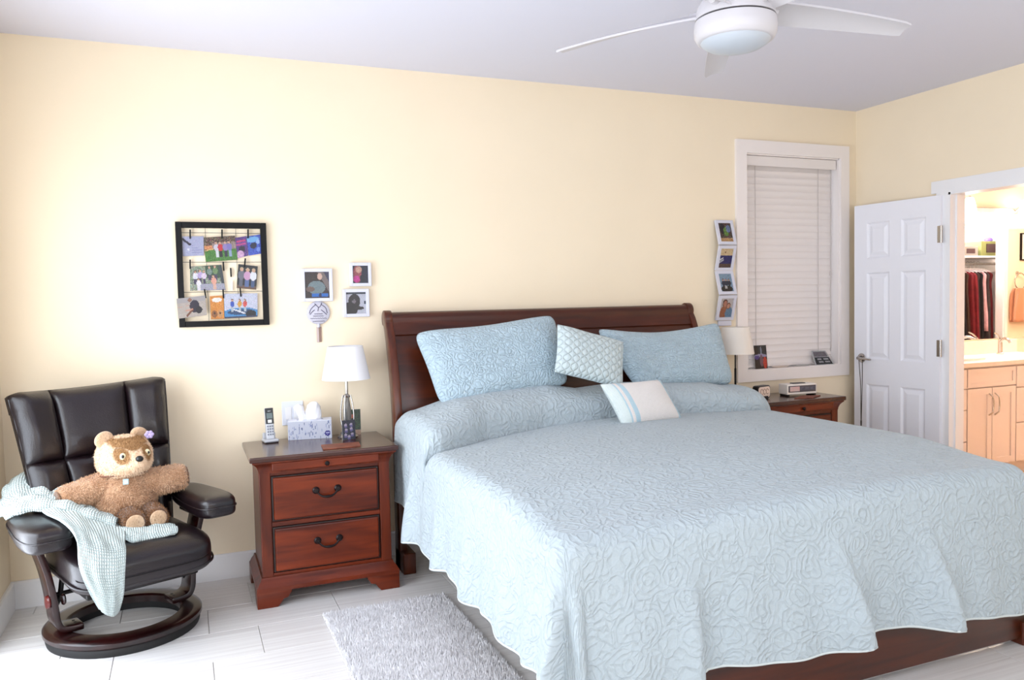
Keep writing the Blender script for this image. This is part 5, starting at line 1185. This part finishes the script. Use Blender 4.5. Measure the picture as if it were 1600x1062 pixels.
# ------------------------------------------------------------------ folding four-photo frame beside the window
zz4 = thing('zigzag_photo_frame', 'four white hinged photo panels zigzagging down the wall beside the window', 'picture frame', (4.58, 0, 1.26))
hz_ = [(1.985, -0.016), (1.815, -0.066), (1.640, -0.016), (1.478, -0.066), (1.300, -0.020)]
hz_ = [(1.985, -0.014), (1.812, -0.062), (1.640, -0.014), (1.474, -0.062), (1.300, -0.014)]
ph4 = []
cv = Canvas(22, 30, (90, 70, 60)).mottle(22, 50); cv.ell(0.3, 0.3, 0.2, 0.3, (40, 30, 40)).ell(0.55, 0.45, 0.2, 0.24, (110, 150, 70)).ell(0.75, 0.3, 0.18, 0.2, (120, 140, 180)).rect(0, 0.8, 1, 1, (206, 160, 110)).mottle(16, 51); ph4.append(cv)
cv = Canvas(22, 30, (236, 206, 160)).mottle(6, 52); cv.rect(0, 0.36, 1, 1, (34, 38, 110)).line(0.05, 0.6, 0.3, 0.5, 0.04, (226, 226, 232)).line(0.05, 0.72, 0.35, 0.6, 0.04, (220, 220, 230)).rect(0, 0.8, 1, 1, (96, 76, 70)).ell(0.4, 0.2, 0.05, 0.05, (120, 80, 50)).mottle(10, 53); ph4.append(cv)
cv = Canvas(22, 30, (150, 176, 200)).mottle(8, 54)
for x in (0.3, 0.52, 0.75): cv.person(x, 0.9, 0.62, (40, 46, 70), (30, 26, 26))
cv.ell(0.5, 0.85, 0.45, 0.2, (36, 28, 28)).ell(0.45, 0.75, 0.1, 0.1, (210, 206, 206)).mottle(8, 55); ph4.append(cv)
cv = Canvas(22, 30, (214, 206, 206)).mottle(4, 56); cv.ell(0.35, 0.80, 0.30, 0.42, (176, 110, 80)).ell(0.75, 0.80, 0.28, 0.36, (110, 150, 184)).ell(0.36, 0.26, 0.20, 0.20, (96, 50, 40)).ell(0.38, 0.30, 0.15, 0.16, (206, 140, 116)).ell(0.66, 0.40, 0.17, 0.16, (110, 70, 50)).ell(0.66, 0.42, 0.13, 0.13, (220, 160, 136)).mottle(7, 57); ph4.append(cv)
PX0, PX1 = 4.506, 4.650
for i in range(4):
    (za, ya_), (zb, yb_) = hz_[i], hz_[i + 1]; dz_, dy_ = zb - za, yb_ - ya_; Ln = math.hypot(dz_, dy_)
    dn = Vector((0, dy_ / Ln, dz_ / Ln)); nr = Vector((1, 0, 0)).cross(dn); nr = nr if nr.y < 0 else -nr
    O_ = Vector((0, ya_, za)); bb = 0.020
    def pt(x, s, d): return Vector((x, 0, 0)) + O_ + dn * s + nr * d
    pan = None
    for (x0, x1, s0, s1) in ((PX0, PX0 + bb, 0.003, Ln - 0.003), (PX1 - bb, PX1, 0.003, Ln - 0.003), (PX0 + bb, PX1 - bb, 0.003, 0.003 + bb), (PX0 + bb, PX1 - bb, Ln - 0.003 - bb, Ln - 0.003)):
        v = [pt(x, s, d) for d in (-0.006, 0.008) for x, s in ((x0, s0), (x1, s0), (x1, s1), (x0, s1))]
        meshobj('frame_bar', v, [(3, 2, 1, 0), (4, 5, 6, 7), (0, 1, 5, 4), (1, 2, 6, 5), (2, 3, 7, 6), (3, 0, 4, 7)], FRAMEW, zz4)
    print_quad('photo', ph4[i], pt(PX0 + bb, 0.003 + bb, 0.002), pt(PX1 - bb, 0.003 + bb, 0.002), pt(PX1 - bb, Ln - 0.003 - bb, 0.002), pt(PX0 + bb, Ln - 0.003 - bb, 0.002), 0.003, zz4)
box('bottom_tab', 4.53, 4.640, -0.018, -0.004, 1.262, 1.298, FRAMEW, zz4, 0.002, 1)

# ================================================================== ceiling fan
FC = (3.085, -2.055)
fan = thing('ceiling_fan', 'white five-blade ceiling fan with frosted dome light', 'ceiling fan', (FC[0], FC[1], H))
cz = 2.385
lathe('canopy', [(0, H - 0.001), (0.070, H - 0.001), (0.070, H - 0.03), (0.045, H - 0.06), (0.018, H - 0.065), (0, H - 0.065)], FANW, fan, (*FC, 0), 40)
lathe('downrod', [(0.014, H - 0.06), (0.014, cz + 0.23)], FANW, fan, (*FC, 0), 20)
lathe('motor_housing', [(0, cz + 0.262), (0.030, cz + 0.262), (0.060, cz + 0.245), (0.105, cz + 0.215), (0.138, cz + 0.165), (0.147, cz + 0.122), (0.147, cz + 0.118), (0, cz + 0.118)], FANW, fan, (*FC, 0), 56)
lathe('groove', [(0, cz + 0.118), (0.141, cz + 0.118), (0.141, cz + 0.110), (0, cz + 0.110)], mat('dark_gap', (60, 56, 58), 0.6), fan, (*FC, 0), 56)
lathe('light_ring', [(0, cz + 0.111), (0.148, cz + 0.111), (0.152, cz + 0.085), (0.150, cz + 0.060), (0.140, cz + 0.040), (0.131, cz + 0.036), (0, cz + 0.036)], FANW, fan, (*FC, 0), 56)
lathe('dome', [(0.130, cz + 0.040), (0.122, cz + 0.028), (0.098, cz + 0.013), (0.060, cz + 0.004), (0.025, cz + 0.0005), (0, cz)], DOME, fan, (*FC, 0), 48)
bpy.context.view_layer.update()
def blade(a_deg):
    a = math.radians(a_deg); n_ = 24; v = []; f = []
    for i in range(n_ + 1):
        u = i / n_; r = 0.125 + 0.585 * u
        lead = 0.062 + 0.010 * math.sin(math.pi * u) - 0.024 * u
        trail = 0.058 - 0.012 * u
        if u > 0.94: k_ = math.sqrt(max(0, 1 - ((u - 0.94) / 0.06) ** 2)) * 0.15 + 0.85; lead *= k_; trail *= k_
        tw = -math.radians(22 - 9 * u); zc = cz + 0.150 - 0.045 * u + 0.03 * u * (1 - u)
        for j in range(7):
            s = -1 + 2 * j / 6; w_ = s * (lead if s > 0 else trail); y = w_ * math.cos(tw); z = zc + w_ * math.sin(tw) + 0.006 * (1 - s * s)
            for d in (0.004, -0.004): v.append((r * math.cos(a) - y * math.sin(a) + FC[0], r * math.sin(a) + y * math.cos(a) + FC[1], z + d))
    I = lambda i, j, k_: (i * 7 + j) * 2 + k_
    for i in range(n_):
        for j in range(6):
            f.append((I(i, j, 0), I(i + 1, j, 0), I(i + 1, j + 1, 0), I(i, j + 1, 0))); f.append((I(i, j + 1, 1), I(i + 1, j + 1, 1), I(i + 1, j, 1), I(i, j, 1)))
        f.append((I(i, 0, 1), I(i + 1, 0, 1), I(i + 1, 0, 0), I(i, 0, 0))); f.append((I(i, 6, 0), I(i + 1, 6, 0), I(i + 1, 6, 1), I(i, 6, 1)))
    for i in (0, n_):
        for j in range(6): f.append((I(i, j, 0), I(i, j + 1, 0), I(i, j + 1, 1), I(i, j, 1)))
    o = meshobj('blade', v, f, FANW, fan); autosmooth(o, 50)
    sm = tube('blade_arm', [(FC[0] + 0.10 * math.cos(a), FC[1] + 0.10 * math.sin(a), cz + 0.155), (FC[0] + 0.17 * math.cos(a), FC[1] + 0.17 * math.sin(a), cz + 0.150)], [0.022, 0.014], FANW, o, 10)
for k in range(5): blade(132 - 72 * k)

# ================================================================== bathroom through the doorway
BX, BY0, BY1, BXE, BH = XR + WT, -1.72, 0.30, 11.6, 2.62
CX0, CX1, CYB = 9.2, 11.3, -2.45        # closet beyond the wall opposite the mirror
OX0, OX1 = 9.35, 10.57                  # closet opening
struct(box('floor_bathroom', BX, BXE, BY0, BY1, -0.05, 0.0, mat('bathroom_floor_tile', (214, 190, 160), 0.4, var=0.05, vscale=6)), 'beige bathroom floor'); struct(box('ceiling_bathroom', BX, BXE, CYB - 0.1, BY1 + 0.1, BH, BH + 0.05, CEIL), 'bathroom ceiling')
struct(boxes('wall_vanity', [(BX, BXE, BY1, BY1 + 0.1, 0, BH)], BWALL), 'warm lit bathroom wall behind the mirror')
struct(boxes('wall_bathroom_right', [(BXE, BXE + 0.1, CYB, BY1, 0, BH)], BWALL), 'end wall of the bathroom')
struct(boxes('wall_bathroom_front', [(BX, OX0, BY0 - 0.1, BY0, 0, BH), (OX1, BXE, BY0 - 0.1, BY0, 0, BH), (OX0, OX1, BY0 - 0.1, BY0, 2.32, BH)], BWALL), 'bathroom wall with the closet opening')
struct(boxes('wall_closet', [(CX0, BXE, CYB - 0.1, CYB, 0, BH), (CX0 - 0.05, CX0, CYB, BY0 - 0.1, 0, BH)], TRIM), 'white walls inside the closet')
struct(box('floor_closet', CX0, BXE, CYB, BY0, -0.05, -0.001, mat('closet_floor', (200, 180, 160), 0.6)), 'closet floor')
tr2 = struct(boxes('trim_2', [(OX1, OX1 + 0.045, BY0, BY0 + 0.015, 0, 2.39), (OX0 - 0.07, OX0, BY0, BY0 + 0.015, 0, 2.39), (OX0, OX1, BY0, BY0 + 0.015, 2.32, 2.39), (OX1 - 0.02, OX1, BY0 - 0.1, BY0, 0, 2.32)], TRIM), 'white closet opening trim')
# vanity cabinets
def shaker(par, nm, x0, x1, z0, z1, y, handle=None):
    b = 0.052 if min(x1 - x0, z1 - z0) > 0.16 else 0.034
    d = box(nm, x0 + 0.002, x1 - 0.002, y - 0.014, y, z0 + 0.002, z1 - 0.002, CABP, par)
    for (a, b_, c_, e) in ((x0 + 0.002, x0 + b, z0 + 0.002, z1 - 0.002), (x1 - b, x1 - 0.002, z0 + 0.002, z1 - 0.002), (x0 + b, x1 - b, z1 - b, z1 - 0.002), (x0 + b, x1 - b, z0 + 0.002, z0 + b)):
        box('door_rail', a, b_, y - 0.022, y - 0.013, c_, e, CABP, d)
    if handle:
        hx, hz, vert, cur = handle
        if vert: P = [(hx + cur * 0.018 * math.sin(math.pi * t) - cur * 0.009, y - 0.022 - 0.028 * min(1, math.sin(math.pi * t) * 2.2), hz + 0.085 - 0.17 * t) for t in np.linspace(0, 1, 15)]
        else: P = [(hx - 0.06 + 0.12 * t, y - 0.022 - 0.028 * min(1, math.sin(math.pi * t) * 2.2), hz + 0.008 * math.sin(math.pi * t)) for t in np.linspace(0, 1, 15)]
        tube('handle', P, 0.005, CHROME, d, 8)
    return d
VY = -0.235
def cab(x0, x1, label):
    t = thing('vanity_cabinet', label, 'cabinet', ((x0 + x1) / 2, 0.03, 0), None, 'bathroom vanity units')
    box('carcass', x0 + 0.001, x1 - 0.001, VY, BY1, 0.105, 0.880, CABP, t); box('toe_kick', x0 + 0.001, x1 - 0.001, VY + 0.06, BY1, 0.0, 0.105, CABP, t)
    return t
t = cab(5.95, 6.645, 'cream vanity drawer unit nearest the bedroom doorway')
for z0, z1 in ((0.72, 0.868), (0.56, 0.715), (0.315, 0.555), (0.11, 0.31)): shaker(t, 'drawer', 5.955, 6.64, z0, z1, VY, (6.3, (z0 + z1) / 2, False, 0))
t = cab(6.645, 7.190, 'cream vanity sink cabinet with two shaker doors and curved handles')
shaker(t, 'false_front', 6.648, 7.187, 0.722, 0.868, VY)
shaker(t, 'door', 6.648, 6.916, 0.11, 0.716, VY, (6.890, 0.585, True, 1)); shaker(t, 'door', 6.919, 7.187, 0.11, 0.716, VY, (6.955, 0.585, True, 1))
t = cab(7.190, 7.90, 'cream vanity drawer unit right of the sink cabinet')
for z0, z1 in ((0.70, 0.868), (0.42, 0.695), (0.11, 0.415)): shaker(t, 'drawer', 7.193, 7.897, z0, z1, VY, (7.545, (z0 + z1) / 2, False, 0))
ct = box('countertop', BX, 7.95, -0.275, BY1, 0.881, 0.918, COUNTER, None, 0.004); tag(ct, 'pale stone vanity countertop in the bathroom', 'countertop')
bs = box('backsplash', BX, 7.95, BY1 - 0.022, BY1, 0.918, 1.030, COUNTER, None, 0.002); tag(bs, 'low stone backsplash below the bathroom mirror', 'backsplash')
sk = lathe('sink', [(0.0, 0.003), (0.14, 0.004), (0.19, 0.010), (0.205, 0.018), (0.215, 0.016), (0.218, 0.0), (0.0, 0.0)], mat('white_porcelain', (245, 240, 236), 0.15), None, (0, 0, 0), 40)
sk.data.transform(Matrix.Translation((6.90, 0.02, 0.918)) @ Matrix.Diagonal((1, 0.78, 1, 1))); tag(sk, 'white oval sink rim set in the vanity countertop', 'sink')
fa = thing('faucet', 'chrome faucet standing on the vanity countertop', 'faucet', (7.60, 0.18, 0.918))
lathe('body', [(0, 0), (0.028, 0), (0.028, 0.008), (0.019, 0.014), (0.017, 0.13), (0, 0.135)], CHROME, fa, (7.60, 0.18, 0.918), 24)
tube('spout', [(7.60, 0.18, 1.02), (7.58, 0.13, 1.055), (7.56, 0.08, 1.045), (7.56, 0.06, 1.02)], 0.012, CHROME, fa, 12, n=5); tube('lever', [(7.60, 0.18, 1.052), (7.56, 0.175, 1.085), (7.52, 0.17, 1.10)], 0.007, CHROME, fa, 10)
mr = box('wall_mirror', 5.99, 8.6, BY1 - 0.008, BY1 - 0.001, 1.045, 2.005, MIRROR, None); tag(mr, 'wide frameless bathroom mirror reflecting the closet', 'mirror')
# vanity light bar
GLOW = mat('lit_frosted_glass', (255, 232, 204), 0.4, emit=9.0)
vl = thing('vanity_light', 'bar of glowing bell shades above the bathroom mirror', 'light fixture', (7.84, BY1, 2.14))
box('back_bar', 6.98, 8.7, BY1 - 0.03, BY1 - 0.001, 2.125, 2.175, CHROME, vl, 0.006)
for x in (7.215, 7.90, 8.55):
    tube('arm', [(x, BY1 - 0.03, 2.15), (x, BY1 - 0.09, 2.20), (x, BY1 - 0.12, 2.235)], 0.007, CHROME, vl, 8, n=4)
    s_ = lathe('glass_shade', [(0.028, 0.235), (0.040, 0.20), (0.055, 0.12), (0.072, 0.05), (0.078, 0.03), (0.074, 0.03), (0.050, 0.12), (0.035, 0.20), (0.0, 0.23)], GLOW, vl, (x, BY1 - 0.12, 2.0), 28)
    ellipsoid('finial', (x, BY1 - 0.12, 2.243), (0.012, 0.012, 0.012), CHROME, vl, 12, 8)
    l = bpy.data.lights.new('vanity_bulb', 'POINT'); l.energy = 20; l.color = (1.0, 0.84, 0.73); l.shadow_soft_size = 0.05
    lo = bpy.data.objects.new('vanity_bulb', l); C.objects.link(lo); lo.parent = vl; lo.matrix_parent_inverse = Matrix.Translation(vl.location).inverted(); lo.location = (x, BY1 - 0.12, 2.01)
cl_ = bpy.data.lights.new('closet_bulb', 'POINT'); cl_.energy = 40; cl_.color = (0.95, 0.96, 1.0); cl_.shadow_soft_size = 0.06
co = bpy.data.objects.new('closet_bulb', cl_); C.objects.link(co); co.location = (10.2, -2.2, 2.50)
clf = lathe('closet_light', [(0, BH), (0.09, BH), (0.09, BH - 0.02), (0.06, BH - 0.05), (0, BH - 0.06)], FANW, None, (10.2, -2.2, 0), 28); tag(clf, 'white dome ceiling light inside the closet', 'light fixture')
bcl = thing('bathroom_fill_light', 'round glowing ceiling light added to brighten the bathroom', 'light fixture', (10.2, -0.75, BH))  # unseen fixture, added to brighten the wall opposite the mirror
lathe('rim', [(0, BH), (0.15, BH), (0.15, BH - 0.03), (0.13, BH - 0.035), (0, BH - 0.035)], CHROME, bcl, (10.2, -0.75, 0), 36)
lathe('diffuser', [(0.13, BH - 0.034), (0.11, BH - 0.06), (0.06, BH - 0.075), (0, BH - 0.08)], GLOW, bcl, (10.2, -0.75, 0), 36)
l = bpy.data.lights.new('bathroom_fill_bulb', 'POINT'); l.energy = 40; l.color = (1.0, 0.84, 0.66); l.shadow_soft_size = 0.08
lo = bpy.data.objects.new('bathroom_fill_bulb', l); C.objects.link(lo); lo.location = (10.2, -0.75, BH - 0.13)
# towel ring, towel and picture on the wall opposite the mirror
tr = thing('towel_ring', 'nickel towel ring on the bathroom wall seen in the mirror', 'towel ring', (10.80, BY0, 1.60))
tube('ring', [(10.80 + 0.10 * math.sin(a), BY0 + 0.045, 1.565 - 0.10 * math.cos(a)) for a in np.linspace(0, 2 * math.pi, 40)], 0.006, CHROME, tr, 8)
lathe('wall_plate', [(0, 0), (0.028, 0), (0.026, 0.012), (0.012, 0.016), (0.010, 0.05), (0, 0.05)], CHROME, tr, (10.80, BY0, 1.665), 20, 'y')
TOW = mat('rust_towel', (206, 140, 104), 0.95, bump=0.5, bscale=300, sheen=0.4)
rows = [[(x, y0 + 0.012 * math.sin(i * 1.9 + k), z) for i, x in enumerate(np.linspace(10.80 - wd_, 10.80 + wd_, 7))] for k, (z, wd_, y0) in enumerate(((1.48, 0.10, BY0 + 0.062), (1.40, 0.135, BY0 + 0.066), (1.25, 0.150, BY0 + 0.068), (1.06, 0.155, BY0 + 0.066)))]
tw = sheet('hand_towel', rows, TOW, None, 5, 0.003, 0.012, 3); tag(tw, 'rust brown towel hanging from the nickel towel ring', 'towel')
rows2 = [[(p[0], 2 * (BY0 + 0.045) - p[1] + 0.004, p[2]) for p in r] for r in rows]
tw2 = sheet('back_layer', rows2, TOW, tw, 5, 0.003, 0.010, 4)
wp = thing('wall_picture', 'dark figure artwork on the bathroom wall seen in the mirror', 'picture', (10.98, BY0, 1.82))
cv = Canvas(20, 26, (226, 170, 110)).mottle(8, 60); cv.ell(0.45, 0.3, 0.14, 0.16, (70, 40, 20)).line(0.4, 0.4, 0.6, 0.75, 0.08, (60, 36, 20)).line(0.5, 0.5, 0.8, 0.4, 0.05, (70, 40, 24)).rect(0, 0.86, 1, 1, (90, 50, 26))
# (faces +y, toward the mirror)
o = print_quad('print', cv, (10.86, BY0 + 0.022, 2.15), (11.12, BY0 + 0.022, 2.15), (11.12, BY0 + 0.022, 1.84), (10.86, BY0 + 0.022, 1.84), 0.002, wp); o.data.flip_normals()
boxes('frame', [(10.845, 10.86, BY0, BY0 + 0.024, 1.825, 2.165), (11.12, 11.135, BY0, BY0 + 0.024, 1.825, 2.165), (10.86, 11.12, BY0, BY0 + 0.024, 2.15, 2.165), (10.86, 11.12, BY0, BY0 + 0.024, 1.825, 1.84)], FRAMEB, wp)
# closet: shelf, rod, garments
shf = box('closet_shelf', CX0, CX1, CYB, -1.98, 1.875, 1.900, TRIM, None); tag(shf, 'white shelf across the closet above the clothes', 'shelf')
rod = tube('closet_rod', [(CX0, -2.10, 1.800), (CX1, -2.10, 1.800)], 0.015, CHROME, None, 12); tag(rod, 'metal clothes rod under the closet shelf', 'rod')
box_ = thing('storage_box', 'grey storage box with dark label on the closet shelf', 'box', (10.36, -2.15, 1.9))
box('body', 10.22, 10.50, -2.30, -2.02, 1.900, 2.02, mat('grey_box', (150, 146, 140), 0.6), box_, 0.004); box('label_plate', 10.29, 10.44, -2.022, -2.016, 1.93, 1.99, mat('dark_label', (70, 40, 44), 0.5), box_)
box_ = thing('storage_box', 'olive green storage box with dark label on the closet shelf', 'box', (10.74, -2.15, 1.9))
box('body', 10.53, 10.92, -2.32, -2.00, 1.900, 2.085, mat('olive_box', (128, 132, 76), 0.6), box_, 0.004); box('label_plate', 10.62, 10.84, -2.002, -1.996, 1.94, 2.05, mat('dark_label_2', (60, 36, 40), 0.5), box_)
o = ellipsoid('bow', (10.86, -2.15, 2.112), (0.05, 0.05, 0.030), mat('purple_ribbon', (110, 84, 190), 0.5), None, 16, 10); tag(o, 'purple bundle on top of the green storage box', 'bundle')
for k, (zc, rr2) in enumerate(((1.935, 0.10), (2.0, 0.09))):
    o = lathe('folded_linen', [(0, -0.034), (rr2, -0.034), (rr2 + 0.015, 0), (rr2, 0.030), (0, 0.032)], PAPER, None, (10.10, -2.15, zc), 24); tag(o, ['white rolled linen on the closet shelf, lower of two', 'white rolled linen on the closet shelf, upper of two'][k], 'linen')
def garment(x, col, w_, zb, label, yoff=0.0, tilt=0.0):
    t = thing('garment', label, 'clothing', (x, -2.10, zb), None, 'clothes hanging in the closet')
    m = mat('garment_cloth', col, 0.9, var=0.25, vscale=14, bump=0.3, bscale=60)
    rows = []
    for z, hw in ((1.735, 0.05), (1.70, 0.20), (1.55, w_ * 0.92), (1.3, w_), (zb + 0.2, w_ * 1.08), (zb, w_ * 1.12)):
        rows.append([(x + 0.006 * math.sin(7 * s + z * 5 + x * 9), -2.10 + s * hw, z - 0.03 * abs(s) * (z > 1.69)) for s in np.linspace(-1, 1, 7)])
    for d in (-0.008, 0.008): sheet('cloth', [[(p[0] + d * (1.4 - abs(p[1] + 2.1) * 2), p[1], p[2]) for p in r] for r in rows], m, t, 4, 0.004, 0.003, int(abs(x) * 100) % 50)
    tube('hanger', [(x, -1.92, 1.690), (x, -2.02, 1.728), (x, -2.10, 1.745), (x, -2.18, 1.728), (x, -2.28, 1.690)], 0.005, WHITEP, t, 8, n=3)
    tube('hook', [(x, -2.10, 1.745), (x, -2.10, 1.80), (x, -2.085, 1.826), (x, -2.10, 1.834), (x, -2.122, 1.815)], 0.0025, CHROME, t, 6, n=3)
gs = [(10.10, (38, 34, 40), 0.22, 0.75, 'black garment, leftmost on the closet rod in the mirror'), (10.16, (66, 44, 36), 0.22, 0.7, 'brown garment hanging next to the leftmost black one'), (10.23, (112, 24, 34), 0.24, 0.55, 'long dark red dress hanging in the closet'), (10.29, (120, 28, 38), 0.25, 0.5, 'second dark red dress in the closet'), (10.35, (54, 44, 46), 0.22, 0.6, 'charcoal patterned garment beside the red dresses'), (10.41, (24, 22, 26), 0.22, 0.6, 'plain black dress in the middle of the closet rod'), (10.53, (70, 60, 62), 0.22, 0.6, 'grey flecked skirt hanging behind the pink top'), (10.47, (222, 174, 184), 0.22, 0.95, 'pale pink top hanging in the closet'), (10.60, (120, 40, 48), 0.20, 0.7, 'wine coloured garment, rightmost on the closet rod')]
for g in gs: garment(*g)
o = box('drawer_tower', 11.0, 11.28, -2.44, -1.95, 0.0, 1.70, TRIM, None); tag(o, 'white drawer tower at the end of the closet', 'cabinet')
for z in (0.3, 0.6, 0.9, 1.2, 1.5): box('drawer_front', 11.01, 11.27, -1.951, -1.94, z - 0.13, z + 0.13, TRIM, o, 0.003, 1)
